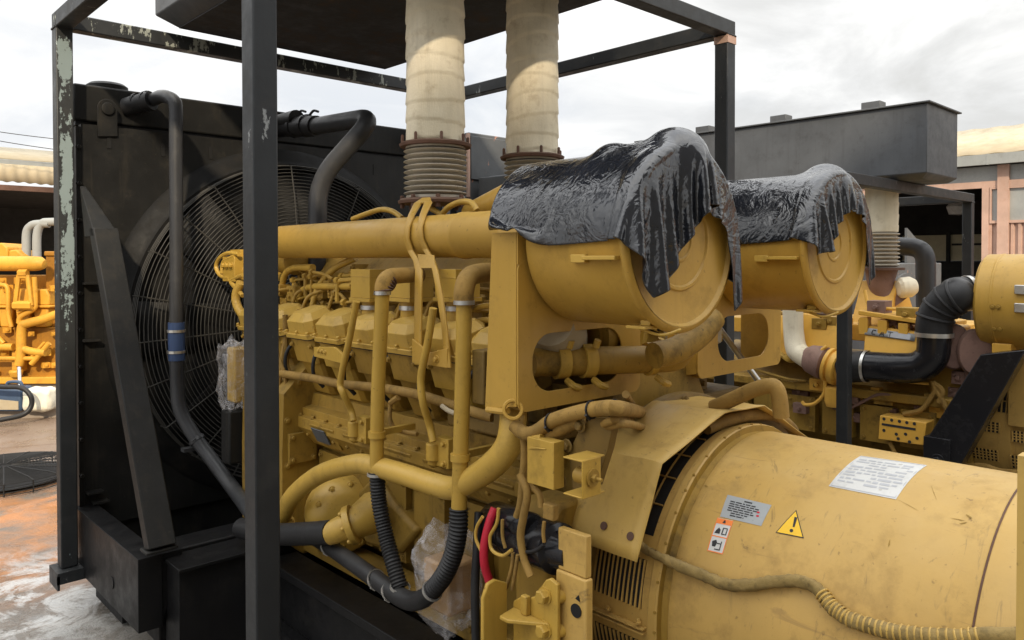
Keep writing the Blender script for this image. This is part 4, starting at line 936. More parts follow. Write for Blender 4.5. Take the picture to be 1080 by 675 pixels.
def air_cleaner(xc, sgn, bx0, bx1, hx0, hx1, label):
    t = thing('air_cleaner', (xc, -.56, 1.42), label, 'air cleaner', 'air cleaners over the near generator')
    m = MB().lathe([(.14, .0), (.2, .0), (CR-.004, .012), (CR, .03), (CR, .375), (CR+.005, .38), (CR+.006, .392), (CR-.02, .394)], (xc, YB, CZ), (0, -1, 0), 72, cap=False)
    m.build('canister', 'can', t, ang=50)
    MB().lathe([(CR-.008, 0), (CR+.008, .004), (CR+.014, .014), (CR+.008, .026), (CR-.006, .03), (CR-.012, .022)], (xc, YB-.382, CZ), (0, -1, 0), 72, cap=False).build('rim', 'can', t, ang=60)
    m = MB().lathe([(CR-.008, .03), (CR-.016, .019), (CR-.03, .016), (.155, .013), (.15, .018), (.142, .018), (.137, .012), (.07, .011), (.066, .014), (.06, .014), (.056, .010), (.0, .010)], (xc, YB-.382, CZ), (0, -1, 0), 72, cap=False); m.build('end_cap', 'can', t, ang=30)
    a = R(248 if sgn > 0 else 248)
    # clip low on the rim and lug on the flank
    p = Vector((xc-CR*.40, YF+.035, CZ-CR*.93)); m = MB().box(p.x-.05, p.x+.035, p.y-.01, p.y+.06, p.z-.012, p.z-.003); m.tube([p+Vector((-.03, .03, -.01)), p+Vector((.01, -.02, -.03)), p+Vector((.06, -.055, -.015))], .005, 8); m.box(p.x-.02, p.x+.02, p.y-.005, p.y+.03, p.z-.003, p.z+.012); m.build('clip', 'cover', t, bevel=.002)
    p = Vector((xc-CR*1.0, -.84, CZ-.055)); m = MB().box(p.x-.024, p.x+.012, p.y-.10, p.y+.02, p.z-.006, p.z+.006); m.box(p.x-.010, p.x+.016, p.y+.0205, p.y+.075, p.z-.014, p.z+.010); m.build('lug', 'cover', t, bevel=.002)
    m = MB(); q = MB()
    q.lathe([(CR+.001, 0), (CR+.0016, .0)], (xc, YB-.1, CZ), (0, -1, 0), 8) if False else None
    # sheet bracket: faced with a rounded slot, returned at the sides and foot
    z0, z1 = 1.425, 1.90; n = 9*4
    outer = rrect(bx0, bx1, z0, z1, .035); hole = rrect(hx0, hx1, 1.478, 1.665, .085)
    plate_with_hole(outer, hole, YB+.001, .006).build('bracket_face', 'can', t, bevel=.0015)
    top = MB().prism([(bx0, YB+.002, 1.90), (xc-CR*.99, YB+.002, CZ+.0), (xc-CR*.97, YB+.002, CZ+.02), (bx0, YB+.002, CZ+.03)] if False else [(bx0, YB+.0015, 1.886), (bx0, YB+.0015, 1.99), (xc, YB+.0015, 1.99), (xc, YB+.0015, 1.886)], (0, .005, 0)); top.build('bracket_top', 'can', t)
    m = MB().prism([(bx0-.001, YB+.008, 1.445), (bx0-.001, YB+.008, 1.985), (bx0-.001, YB+.12, 1.985), (bx0-.001, YB+.155, 1.42)], (.006, 0, 0)); m.build('bracket_side', 'can', t, bevel=.001)
    m = MB().prism([(bx1-.006, YB+.008, 1.445), (bx1-.006, YB+.008, 1.88), (bx1-.006, YB+.20, 1.88), (bx1-.006, YB+.20, 1.42)], (.006, 0, 0)); m.build('bracket_side', 'can', t, bevel=.001)
    MB().box(bx0+.04, bx1-.04, YB+.008, YB+.1, 1.425, 1.431).build('bracket_foot', 'can', t)
    m = MB(); m.tube([(xc-.05, YB+.01, CZ), (xc-.02, YB+.14, CZ+.02), (xc, YB+.3, CZ+.03)], .09, 24); m.build('outlet', 'can', t)
    return t
a1 = air_cleaner(.874, 1, .592, 1.205, .655, 1.10, 'yellow drum air cleaner nearest the camera with a round end cap, above the slotted bracket')
a2 = air_cleaner(1.905, -1, 1.575, 2.243, 1.72, 2.13, 'yellow drum air cleaner farther right, in front of the second generator set')
m = MB(); p = ux(543, 433, .592); m.tube([ux(514, 432, .592), ux(530, 434, .590), ux(536, 433, .588)], .010, 8); m.torus(ux(541, 432, .585), (-.7, -.7, .2), .028, .006, 20, 6); m.build('torn_edge', 'can', a1)
for (px0, py0, px1, py1) in ((757, 345, 800, 402),):
    MB().tube([uy(px0-4, py0-6, -.30), uy(px1, py1, -.42)], .014, 12, smooth=False).build('gas_strut', 'steel', a2)

# the plastic sheets: a small cloth solver lets a thin sheet fall over each drum and buckle
import numpy as np
def drape(xc, label, seed, wl, wr, front, rot, crest, rear):
    rs = np.random.RandomState(seed); ni, nj = 92, 104
    u = np.linspace(-wl, wr, ni); t_ = np.linspace(0, 1, nj); cy = (YB+YF)/2
    fr_ = np.interp(u, [-wl, -wl*.75, wr*.55, wr*.8, wr], front)
    U = np.repeat(u[:, None], nj, 1); V = (YB+rear)+(YF-fr_[:, None]-YB-rear)*t_[None, :]
    F = np.stack([U, V], -1)
    c, s_ = math.cos(rot), math.sin(rot); sh = .955
    dx, dy = U, V-cy
    X = np.stack([xc+(c*dx-s_*dy)*sh, cy+(s_*dx+c*dy)*sh, np.full_like(U, CZ+CR+.075)], -1)
    # low waves, so that the slack gathers into long folds and not into crumbs
    for k in range(9):
        a = rs.uniform(0, PI); f = rs.uniform(9, 30); X[..., 2] += .010*np.sin(f*(U*math.cos(a)+V*math.sin(a))+rs.uniform(0, 6))
    X[..., :2] += rs.normal(0, .0008, X[..., :2].shape)
    def ln(a, b):
        n = min(F[a].shape[0], F[b].shape[0]); m = min(F[a].shape[1], F[b].shape[1]); d = F[b][:n, :m]-F[a][:n, :m]; return np.sqrt((d*d).sum(-1))
    P = X.copy(); dt2 = .000022; rad = CR+.010
    sets = []
    for off in (0, 1):
        sets.append(((slice(off, ni-1, 2), slice(None)), (slice(off+1, ni, 2), slice(None)), 0, 1.0))
        sets.append(((slice(None), slice(off, nj-1, 2)), (slice(None), slice(off+1, nj, 2)), 0, 1.0))
        sets.append(((slice(off, ni-1, 2), slice(0, nj-1)), (slice(off+1, ni, 2), slice(1, nj)), 0, .5))
        sets.append(((slice(off, ni-1, 2), slice(1, nj)), (slice(off+1, ni, 2), slice(0, nj-1)), 0, .5))
    sets = [(a, b, ln(a, b), w_) for a, b, _, w_ in sets]
    bend = [((slice(0, ni-3), slice(None)), (slice(3, ni), slice(None))), ((slice(None), slice(0, nj-3)), (slice(None), slice(3, nj)))]
    bend = [(a, b, ln(a, b)) for a, b in bend]
    def fix(a, b, L, w):
        n = min(X[a].shape[0], X[b].shape[0]); m = min(X[a].shape[1], X[b].shape[1])
        A = X[a][:n, :m]; B = X[b][:n, :m]; d = B-A; l = np.sqrt((d*d).sum(-1))+1e-9; k = (w*.5*(l-L)/l)[..., None]*d
        A += k; B -= k
    steps = 420; pin = slice(ni//2-12, ni//2+12); hold = None
    for it in range(steps):
        if it == 90: hold = X[pin, 0].copy()
        Vv = (X-P)*.992; P = X.copy(); X = X+Vv; X[..., 2] -= 9.8*dt2
        for q_ in range(12):
            for a, b, L, w_ in sets: fix(a, b, L, w_)
            if q_ == 0:
                for a, b, L in bend:
                    A = X[a]; B = X[b]; d = B-A; l = np.sqrt((d*d).sum(-1))+1e-9; k = (.07*np.minimum(0, l-L*.9)/l)[..., None]*d; A += k; B -= k
        # the drum with a rounded front edge
        yy = np.clip(X[..., 1], YF-.012, 9); r0 = np.where(X[..., 1] < YF+.045, rad+.010-.012*np.clip((YF+.012-X[..., 1])/.03, 0, 1)**2, rad)
        rx = X[..., 0]-xc; rz = X[..., 2]-CZ; r = np.sqrt(rx*rx+rz*rz)+1e-9
        inside = (r < r0) & (X[..., 1] > YF-.016)
        front_d = X[..., 1]-(YF-.020); push_front = inside & (front_d < (r0-r)) & (front_d < .06)
        push_rad = inside & ~push_front
        k = np.where(push_rad, r0/r, 1.0); nx = xc+rx*k; nz = CZ+rz*k
        X[..., 0] = nx; X[..., 2] = nz
        X[..., 1] = np.where(push_front, YF-.020, X[..., 1])
        # something stuffed under the crest of the sheet
        for (sx, sy, sz, sr) in crest:
            d = X-np.array([xc+sx, YF+sy, CZ+CR+sz]); l = np.sqrt((d*d).sum(-1))+1e-9; k = np.where(l < sr, sr/l, 1.0)[..., None]; X = np.array([xc+sx, YF+sy, CZ+CR+sz])+d*k
            inside = inside | (l < sr)
        # intake pipe and bracket behind
        rx = X[..., 0]-xc; rz = X[..., 2]-(CZ+.035); r = np.sqrt(rx*rx+rz*rz)+1e-9; on = (r < .10) & (X[..., 1] > YB)
        k = np.where(on, .10/r, 1.0); X[..., 0] = xc+rx*k; X[..., 2] = CZ+.035+rz*k
        top = (np.abs(X[..., 0]-xc) < .31) & (X[..., 2] < 1.996) & (X[..., 2] > 1.93) & (X[..., 1] > YB-.012) & (X[..., 1] < YB+.125) & (X[..., 0] < xc)
        X[..., 2] = np.where(top, 1.996, X[..., 2]); inside = inside | on | top
        fr = (inside)[..., None]*.985; P = P+(X-P)*fr
        if it > 90: X[pin, 0] = hold; P[pin, 0] = hold
    rows = [[Vector(map(float, X[i, j])) for i in range(ni)] for j in range(nj)]
    o = MB().grid(rows).build('plastic_sheet', 'bag', None, ang=180, sub=1)
    md = o.modifiers.new('film', 'SOLIDIFY'); md.thickness = .0012
    return tag(o, label, 'plastic sheet', 'black plastic sheets over the air cleaners')
drape(.874, 'crumpled black plastic sheet draped over the nearest yellow air cleaner', 3, .455, .50, (.24, .275, .10, .17, .24), R(1), [(.02, .05, -.035, .105), (-.05, .22, -.05, .085)], .19)
drape(1.905, 'crumpled black plastic sheet draped over the far yellow air cleaner', 8, .425, .46, (.10, .20, .09, .15, .22), R(2), [(.03, .07, -.05, .10)], .12)
# ------------------------------------------------------------------ generator
GZ = .784; GR = .517
gn = thing('generator', (XC, -1.3, .3), 'big dusty yellow generator barrel with warning stickers in front', 'generator', 'generators')
m = MB().lathe([(.49, -.59), (.528, -.59), (.528, -.86), (.50, -.86)], (XC, 0, GZ), (0, 1, 0), 96, cap=False); m.build('vent_drum', 'gen', gn)
MB().lathe([(.533, -.8815), (.512, -.883), (.508, -.905), (.512, -.912)], (XC, 0, GZ), (0, 1, 0), 120, cap=False).build('groove', 'oldyellow', gn)
m = MB().lathe([(.50, -.845), (.53, -.845), (.536, -.85), (.536, -.876), (.532, -.881), (.50, -.881)], (XC, 0, GZ), (0, 1, 0), 120, cap=False)
m.build('flange', 'gen', gn, ang=30)
m = MB().lathe([(.505, -.906), (GR-.004, -.908), (GR, -.916), (GR, -.935), (GR, -1.20), (GR, -1.705), (GR-.002, -1.708)], (XC, 0, GZ), (0, 1, 0), 220, cap=False); m.build('barrel', 'gen', gn, ang=40)
m = MB().lathe([(GR-.004, -1.709), (GR+.0005, -1.7125), (GR, -2.15), (.47, -2.22), (.2, -2.23), (0, -2.23)], (XC, 0, GZ), (0, 1, 0), 120, cap=False); m.build('end_shell', 'gen', gn, ang=40)
m = MB().lathe([(GR+.002, -1.7085), (GR+.0035, -1.711), (GR+.002, -1.7135)], (XC, 0, GZ), (0, 1, 0), 120, cap=False); m.build('seam', 'rust', gn)
# dark vents between the drum and the cover sheet: bars across openings
def cyl(th, y, r): return Vector((XC-r*math.sin(th), y, GZ+r*math.cos(th)))
for (t0, t1) in ((R(8), R(62)), (R(70), R(86)), (R(97), R(115)), (R(-60), R(-8))):
    rows = []
    for i in range(25):
        th = t0+(t1-t0)*i/24; rows.append([cyl(th, -.63, .5285), cyl(th, -.82, .5285)])
    v = MB().grid(rows).build('vent', 'dark', gn)
    nb = max(2, int((t1-t0)/R(5.5))) if abs(t1-t0) > R(30) else 0
    if nb:
        m = MB()
        for k in range(3):
            y = -.68-.05*k; m.sweep([cyl(t0+(t1-t0)*i/24, y, .532) for i in range(25)], [.0035]*25, 5)
        for k in range(1, 5):
            th = t0+(t1-t0)*k/5; m.sweep([cyl(th, -.63, .5325), cyl(th, -.82, .5325)], [.003]*2, 5)
        m.build('grille', 'loom', v)
    else:
        m = MB()
        for k in range(11):
            y = -.64-.0172*k; m.prism([cyl(t0, y, .5292), cyl(t1, y, .5292), cyl(t1, y-.006, .5292), cyl(t0, y-.006, .5292)], cyl((t0+t1)/2, 0, .006)-cyl(0, 0, 0)+Vector((0, 0, 0)) if False else Vector((-.006, 0, 0)))
        m.build('grille', 'gen', v)
# seam flanges between the side panels
m = MB()
for dz in (0, .012): m.prism([cyl(R(92)+dz*2, -.60, .527), cyl(R(92)+dz*2, -.84, .527), cyl(R(92)+dz*2, -.84, .548), cyl(R(92)+dz*2, -.60, .548)], (0, 0, .004))
for y in (-.62, -.70, -.82): m.bolt(cyl(R(90), y, .542), (0, 0, 1), .006, .012)
m.build('panel_lip', 'gen', gn)
for y0, y1 in ((-1.9, -1.7), (-1.15, -.95)):
    MB().box(XC-.42, XC+.42, y0, y1, .161 if False else .17, .40).build('foot', 'gen', gn, bevel=.01)
# bolts and dents: a row of small rivets near the flange
m = MB()
for k in range(22):
    th = R(100-k*9.5+(k*k%5)); p = cyl(th, -.875, .535); m.bolt(p, p-cyl(th, -.875, 0), .0032, .004)
m.build('rivet', 'oldyellow', gn)

# things stuck on the barrel follow its curve
def onbar(px, py, r=GR):
    d = ray(px, py); o = CAM
    ox, oz = o.x-XC, o.z-GZ; a = d.x*d.x+d.z*d.z; b = 2*(ox*d.x+oz*d.z); c = ox*ox+oz*oz-r*r
    k = (-b-math.sqrt(max(0, b*b-4*a*c)))/(2*a); p = o+d*k; return math.atan2(-(p.x-XC), p.z-GZ), p.y
class Patch:
    def __init__(s, px4, r=GR+.0012): s.c = [onbar(*p) for p in px4]; s.r = r   # tl, tr, br, bl
    def P(s, u, v, lift=0):
        a, b, c, d = s.c; t = [(1-u)*(1-v)*a[i]+u*(1-v)*b[i]+u*v*c[i]+(1-u)*v*d[i] for i in (0, 1)]; return cyl(t[0], t[1], s.r+lift)
    def rect(s, mb, u0, v0, u1, v1, lift=0, n=8):
        mb.grid([[s.P(u0+(u1-u0)*j/4, v0+(v1-v0)*i/n, lift) for j in range(5)] for i in range(n+1)]); return mb
    def poly(s, mb, pts, lift=0): mb.add([s.P(u, v, lift) for u, v in pts], [tuple(range(len(pts)))]); return mb
def sticker(px4, mat, name='sticker', label=None):
    p = Patch(px4); m = MB(); p.rect(m, 0, 0, 1, 1, 0, 12); o = m.build(name, mat, gn, ang=180)
    if label: o['label'] = label
    return p, o
# rating sheet on top
p, o = sticker([(908, 481), (978, 491), (945, 527), (874, 513)], 'white', 'rating_plate', 'worn white rating sheet with grey print')
m = MB(); rnd = random.Random(11)
for k in range(9):
    v = .14+.085*k; u = .06
    while u < .9:
        w_ = rnd.uniform(.04, .2); 
        if rnd.random() < .75: p.rect(m, u, v, min(u+w_, .94), v+.03+.02*rnd.random(), .0006, 2)
        u += w_+.03
for a, b, c, d in ((.02, .02, .98, .035), (.02, .965, .98, .98), (.02, .02, .03, .98), (.97, .02, .98, .98)): p.rect(m, a, b, c, d, .0006, 3)
m.build('print', 'paleink', o, ang=180)
# small grey notice
p, o = sticker([(767.5, 522), (814, 533), (803, 555), (759.5, 545)], 'grey_label', 'notice_plate', 'small grey metal notice with lines of dark print')
m = MB(); p.rect(m, .42, .10, .60, .16, .0006, 2)
for k in range(7):
    v = .23+.10*k; u = .12 if k < 5 else .22; e = (.72, .8, .78, .7, .74, .62, .55)[k]
    while u < e: w_ = rnd.uniform(.05, .14); p.rect(m, u, v, min(u+w_, e), v+.05, .0006, 2); u += w_+.02
m.build('print', 'ink', o, ang=180)
m = MB(); p.rect(m, .78, .42, .84, .5, .0006, 2); p.rect(m, .8, .58, .86, .66, .0006, 2); m.build('red_mark', 'red', o, ang=180)
# pictogram sticker
p, o = sticker([(757, 546), (774, 549.5), (762.5, 585), (746, 581)], 'white', 'pictogram_sticker', 'orange and white pictogram sticker below the grey notice')
m = MB(); p.rect(m, 0.02, .01, .98, .17, .0006, 3)
for a, b, c, d in ((.0, .0, .05, 1), (.95, 0, 1, 1), (0, .97, 1, 1), (0, .53, 1, .56)): p.rect(m, a, b, c, d, .0006, 6)
m.build('orange_band', 'sign_orange', o, ang=180)
m = MB()
p.poly(m, [(.12, .46), (.45, .46), (.45, .34), (.32, .28), (.2, .36)], .0008); p.rect(m, .55, .26, .62, .47, .0008); p.rect(m, .62, .26, .85, .29, .0008); p.rect(m, .80, .29, .86, .47, .0008); p.rect(m, .55, .44, .86, .47, .0008)
p.poly(m, [(.15, .70), (.38, .64), (.48, .72), (.42, .84), (.22, .84)], .0008); p.rect(m, .48, .72, .75, .75, .0008); p.rect(m, .70, .66, .76, .92, .0008); p.rect(m, .4, .89, .76, .92, .0008); p.poly(m, [(.46, .04), (.54, .04), (.60, .13), (.40, .13)], .0009)
m.build('pictogram', 'ink', o, ang=180)
# warning triangle
cs = [(840, 538), (848, 568), (818, 562)]; c3 = [onbar(*q) for q in cs]; cen = [sum(q[i] for q in c3)/3 for i in (0, 1)]
def tri(k, r):
    pts = [[cen[i]+(q[i]-cen[i])*k for i in (0, 1)] for q in c3]; m = MB(); rows = []
    for i in range(9):
        v = i/8; rows.append([cyl(*[pts[0][j]*(1-v)+v*(pts[2][j]*(1-u)+pts[1][j]*u) for j in (0, 1)], r) for u in (0, .25, .5, .75, 1)])
    m.grid(rows); return m
wt = tri(1.0, GR+.0012).build('warning_triangle', 'ink', gn, ang=180); wt['label'] = 'yellow warning triangle with a black exclamation mark'
tri(.90, GR+.0018).build('yellow_field', 'sign_yellow', wt, ang=180)
p = Patch([(830, 541), (848, 545), (842, 567), (823, 563)], GR+.0024); m = MB()
# exclamation mark laid along the triangle's axis
def q2(px, py): return cyl(*onbar(px, py), GR+.0025)
m.add([q2(838.3, 545.5), q2(841.3, 546.4), q2(838.2, 556.5), q2(836.2, 556.0)], [(0, 1, 2, 3)]); c0 = (835.0, 560.0); m.add([q2(c0[0]+2.0*math.cos(a), c0[1]+1.9*math.sin(a)) for a in [k*PI/5 for k in range(10)]], [tuple(range(10))])
m.build('exclamation_mark', 'ink', wt, ang=180)
# scuffs and scratches in the dust, dents
m = MB(); rnd = random.Random(4)
for (px, py, ln, an, wd) in ((1010, 548, 8, .2, .5), (1022, 545, 4, .6, 1.3), (1016, 552, 5, -.2, .6), (938, 573, 4, 1.8, 1.0), (745, 513, 2, .3, 1.0), (958, 533, 14, .5, .25), (985, 520, 9, 1.2, .3)):
    ca, sa_ = math.cos(an), math.sin(an); pts = []
    for k in range(9):
        t_ = k/8-.5; w_ = wd*(1-4*t_*t_)*rnd.uniform(.6, 1.2); pts.append(((px+ca*t_*2*ln-sa_*w_, py+sa_*t_*2*ln+ca*w_), (px+ca*t_*2*ln+sa_*w_, py+sa_*t_*2*ln-ca*w_)))
    m.add([cyl(*onbar(*q), GR+.0014) for pr_ in pts for q in pr_], [(2*i, 2*i+1, 2*i+3, 2*i+2) for i in range(8)])
sc = m.build('scuff', 'oldyellow', gn, ang=180)

# frayed conduit lying along the barrel
pts = [(672, 574), (682, 580), (698, 588), (715, 596), (740, 606), (762, 615), (785, 618), (810, 615), (836, 613), (856, 617), (868, 627), (880, 642), (896, 653), (920, 661), (945, 667), (975, 671), (1010, 673), (1040, 671), (1075, 671)]
W_ = [cyl(*onbar(px, py, GR+.02), GR+.024) for px, py in pts]
W_[0] = ux(668, 570, .80); 
m = MB(); m.tube(W_, [.013]*3+[.0165]*8+[.019]*8, 12, 8); 
for v in m.v:
    v += Vector((noise.noise(v*90), noise.noise(v*90+Vector((7, 0, 0))), noise.noise(v*90+Vector((0, 9, 0)))))*.004
t = m.build('conduit', 'rope', None, ang=180); tag(t, 'frayed khaki cable conduit lying across the generator barrel', 'cable')
m = MB(); rnd = random.Random(9)
for k in range(9, 17):
    for j in range(4):
        q = W_[k]+(W_[min(k+1, 18)]-W_[k])*(j/4); d = (W_[min(k+1, 18)]-W_[k]).normalized()
        if k > 9: m.torus(q, d, .0185, .0028, 14, 5)
fw = m.build('tape_wrap', 'sheet', t)
# bent cover sheet over the top of the vents
V = [Vector((.760, 0, 1.012)), Vector((.884, 0, 1.280)), Vector((1.236, 0, 1.386)), Vector((1.50, 0, 1.376)), Vector((1.84, 0, 1.205))]
yf = -.882
def backy(px, py, v): # depth of the rear edge where the sheet's rib meets the measured point
    d = ray(px, py); k = (v.x-CAM.x)/d.x; return (CAM+d*k).y
yb = [-.60, -.60, -.585, -.58, -.60]
rows = []
for i in range(len(V)-1):
    n_ = 8
    for j in range(n_+(1 if i == len(V)-2 else 0)):
        u = j/n_; p = V[i]*(1-u)+V[i+1]*u; b = yb[i]*(1-u)+yb[i+1]*u
        rows.append([Vector((p.x+.004*noise.noise(Vector((i*3+u*2, y_*4, 1))), yf+(b-yf)*y_, p.z+.006*noise.noise(Vector((i*3+u*2, y_*3, 5))))) for y_ in (0, .125, .25, .375, .5, .625, .75, .875, 1)])
cs_ = MB().grid(rows).build('cover_sheet', 'sheet', None, ang=18, thick=.004)
tag(cs_, 'dull yellow sheet metal cover bent over the generator vents', 'cover')
for px, py in ((638, 555), (666, 566)):
    nrm = (V[1]-V[0]).cross(Vector((0, 1, 0))).normalized(); nrm = nrm if nrm.x < 0 else -nrm
    # plane of the first panel
    d = ray(px, py); k = (V[0]-CAM).dot(nrm)/d.dot(nrm); q = CAM+d*k
    cs_n = MB().lathe([(.011, 0), (.013, .003), (.013, .0045), (.0, .005)], q+nrm*.003, nrm, 14)
    cs_n.build('hole', 'rust', cs_)
m = MB(); m.tube([uy(745, 452, -.80), uy(772, 442, -.82), uy(800, 437, -.83), uy(820, 440, -.83), uy(835, 452, -.83), uy(838, 462, -.83)], .022, 12); tag(m.build('loose_cable', 'loom', None), 'tan taped cable lying under the bent sheet cover', 'cable')

# control box standing at the rear of the generator, at the right edge of the picture
t = thing('terminal_box', dep(1110, 640, 1.0), 'yellow terminal box edge at the right border beside the barrel', 'box')
q = dep(1076, 492, .95); q2_ = dep(1071, 690, .95)
m = MB().box(q.x, q.x+.35, q.y-.25, q.y, .45, q.z+.012); m.build('box_shell', 'gen', t, bevel=.006)
m = MB().box(q.x-.004, q.x+.02, q.y-.26, q.y+.002, .44, q.z+.014); m.build('edge_strip', 'sheet', t)
# ------------------------------------------------------------------ second generator set, behind on the right
X2 = 5.77
f2 = canopy(4.42, .08, 2.33, 2.70, 2.52, .02, 'lower black canopy frame around the second yellow engine on the right')
t = silencer(5.29, 5.98, -.14, 2.6, 2.523, 3.09, 'long grey silencer box on the canopy of the second engine, behind the black plastic', (.13, .42, .70), ch=.05)
t = thing('exhaust_pipe', (5.66, .335, 1.8), 'short lagged exhaust pipe with bellows behind the far air cleaner', 'exhaust pipe', 'lagged exhaust pipes')
exx, exy = 5.66, .335
MB().lathe([(.128, 0), (.131, .05), (.126, .06), (.132, .14), (.127, .15), (.131, .24), (.127, .25), (.129, .39)], (exx, exy, 2.128), (0, 0, 1), 36).build('lagging', 'wrap', t)
prof = [(.115+.014*(1-math.cos(2*PI*k/8)), .29*k/72) for k in range(73)]
MB().lathe(prof, (exx, exy, 1.835), (0, 0, 1), 36).build('bellows', 'bellows', t)
m = MB().lathe([(.1, 0), (.18, 0), (.18, .02), (.1, .02)], (exx, exy, 1.81), (0, 0, 1), 32); m.build('bottom_flange', 'rust', t)
e2 = thing('diesel_engine', (X2, 1.0, .3), 'second yellow diesel engine with black intake pipe, in the low canopy on the right', 'engine', 'large generator engines')
m = MB().loft([[(5.25, y, .32), (6.3, y, .32), (6.5, y, .8), (6.35, y, 1.05), (5.2, y, 1.05), (5.06, y, .8)] for y in (-.45, 2.1)]); m.build('crankcase', 'block', e2, bevel=.02)
for k in range(8):
    y = -.3+.3*k; m = MB().box(5.02, 5.10, y, y+.24, .50, .78); [m.bolt((5.02, yy, z), (-1, 0, 0), .014, .016) for yy in (y+.03, y+.21) for z in (.53, .75)]; m.build('crankcase_cover', 'block', e2, bevel=.01)
MB().box(4.98, 5.2, -.42, 2.0, .83, .90).build('side_rail', 'oldyellow', e2, bevel=.01)
q = lambda px, py, X=4.95: ux(px, py, X)
def scallop(pts, X, th=.10, tilt=.0, mat='amber'):
    P = [ux(px, py, X) for px, py in pts]; zc = min(p.z for p in P)
    L = [Vector((X+.35*(p.z-zc), p.y, p.z)) for p in P]
    return MB().prism(L, (th, 0, 0))
for pts in ([(905, 344), (930, 347), (968, 352), (997, 358), (999, 368), (994, 377), (988, 385), (980, 388), (974, 396), (966, 397), (958, 391), (948, 393), (938, 398), (926, 397), (916, 390), (908, 386)], [(782, 337), (838, 331), (884, 337), (884, 345), (884, 372), (872, 378), (858, 372), (846, 376), (832, 380), (818, 372), (806, 378), (792, 381), (784, 372)]):
    m = scallop(pts, 4.96, .16); cv = m.build('rocker_cover', 'amber', e2, bevel=.012)
    P = [ux(px, py, 4.945) for px, py in pts]; zc = min(p.z for p in P); m = MB(); low = [p for p, (px, py) in zip(P, pts) if py > 366]
    m.tube([Vector((4.945+.35*(p.z-zc), p.y, p.z)) for p in low], .022, 8); 
    for p in low[1::3]: m.lathe([(.036, -.02), (.036, .02), (.02, .03)], (4.94+.35*(p.z-zc), p.y, p.z+.02), (-1, 0, .3), 14)
    m.build('cover_rim', 'yellow', cv)
m = MB(); a, b = q(815, 345), q(805, 372); m.tube([a+Vector((.06, 0, 0)), q(812, 350), q(803, 365), q(792, 378)], .03, 10); m.build('cover_clip', 'yellow', e2)
zc2 = min(ux(px, py, 4.96).z for px, py in ((966, 397), (958, 391), (938, 398)))
a, b, c, d = [(lambda w_: Vector((4.952+.35*(w_.z-zc2), w_.y, w_.z)))(ux(*p, 5.08)) for p in ((914, 345.5), (967, 352.5), (966, 359.5), (913, 352.5))]
m = MB().add([a, b, c, d], [(0, 1, 2, 3)]); sl = m.build('name_strip', 'grey_label', e2, thick=.004)
# raised letters on the strip (mesh strokes)
def strokes(glyphs, o_, ux_, uz_, h, mat, name, parent):
    m = MB()
    for gx, segs in glyphs:
        for (x0_, z0_, x1_, z1_) in segs:
            A = o_+ux_*(gx+x0_*h)+uz_*(z0_*h); B = o_+ux_*(gx+x1_*h)+uz_*(z1_*h); d_ = (B-A).normalized(); n_ = ux_.cross(uz_).normalized(); w_ = n_.cross(d_)*h*.10
            m.add([A-w_-d_*h*.06, B-w_+d_*h*.06, B+w_+d_*h*.06, A+w_-d_*h*.06], [(0, 1, 2, 3)])
    return m.build(name, mat, parent)
ux_ = (b-a).normalized(); uz_ = (a-d).normalized(); hh = (a-d).length
Cg = [(.7, .9, .2, .9), (.1, .8, .1, .2), (.2, .1, .7, .1)]; Ag = [(.0, 0, .4, 1), (.4, 1, .8, 0), (.2, .35, .6, .35)]; Tg = [(0, .95, .8, .95), (.4, 0, .4, .95)]
strokes([(.05*1, Cg), (.05+hh*1.15, Ag), (.05+hh*2.2, Tg)], d+uz_*hh*.16+Vector((-.006, 0, 0)), ux_, uz_, hh*.7, 'ink', 'lettering', sl)
m = MB(); A = d+ux_*((b-a).length*.48)+uz_*hh*.15+Vector((-.006, 0, 0)); m.add([A, A+ux_*.16, A+ux_*.16+uz_*hh*.7, A+uz_*hh*.7], [(0, 1, 2, 3)]); m.build('dark_block', 'paleink', sl)
# rail frame over the covers
m = MB(); m.prism([q(905, 327, 5.05), q(996, 341, 5.05), q(996, 346, 5.05), q(905, 332, 5.05)], (.5, 0, 0))
for px in (908, 928, 950, 975, 990): p = q(px, 334+(px-905)*.15, 5.06); p2 = q(px, 346+(px-905)*.13, 5.06); m.box(5.06, 5.14, p.y-.05, p.y+.02, p2.z-.05, p.z)
m.box(5.2, 6.3, -.3, 1.9, 1.25, 1.38); m.build('top_rail', 'amber', e2, bevel=.006)
for px0, px1 in ((930, 948), (938, 962), (956, 978)): MB().tube([q(px0, 343, 5.12), q((px0+px1)/2, 337, 5.1), q(px1, 346, 5.12)], .016, 8).build('fuel_line', 'rust', e2)
m = MB().loft([[(5.45, y, 1.36), (6.1, y, 1.36), (5.8, y, 1.72), (5.66, y, 1.72)] for y in (.2, .5)]); m.build('exhaust_support', 'amber', e2, bevel=.01)
m = MB().tube([(exx, exy, 1.83), (exx, exy, 1.72), (exx+.02, exy-.03, 1.62), (exx+.05, exy-.1, 1.52)], [.13, .11, .10, .12], 20); m.build('exhaust_elbow', 'turbo', e2)
m = MB().lathe([(.06, 0), (.085, .02), (.085, .1), (.06, .14)], ux(947, 304, 5.6), (.6, -.6, .1), 22); m.build('lagging_end', 'wrap', e2)
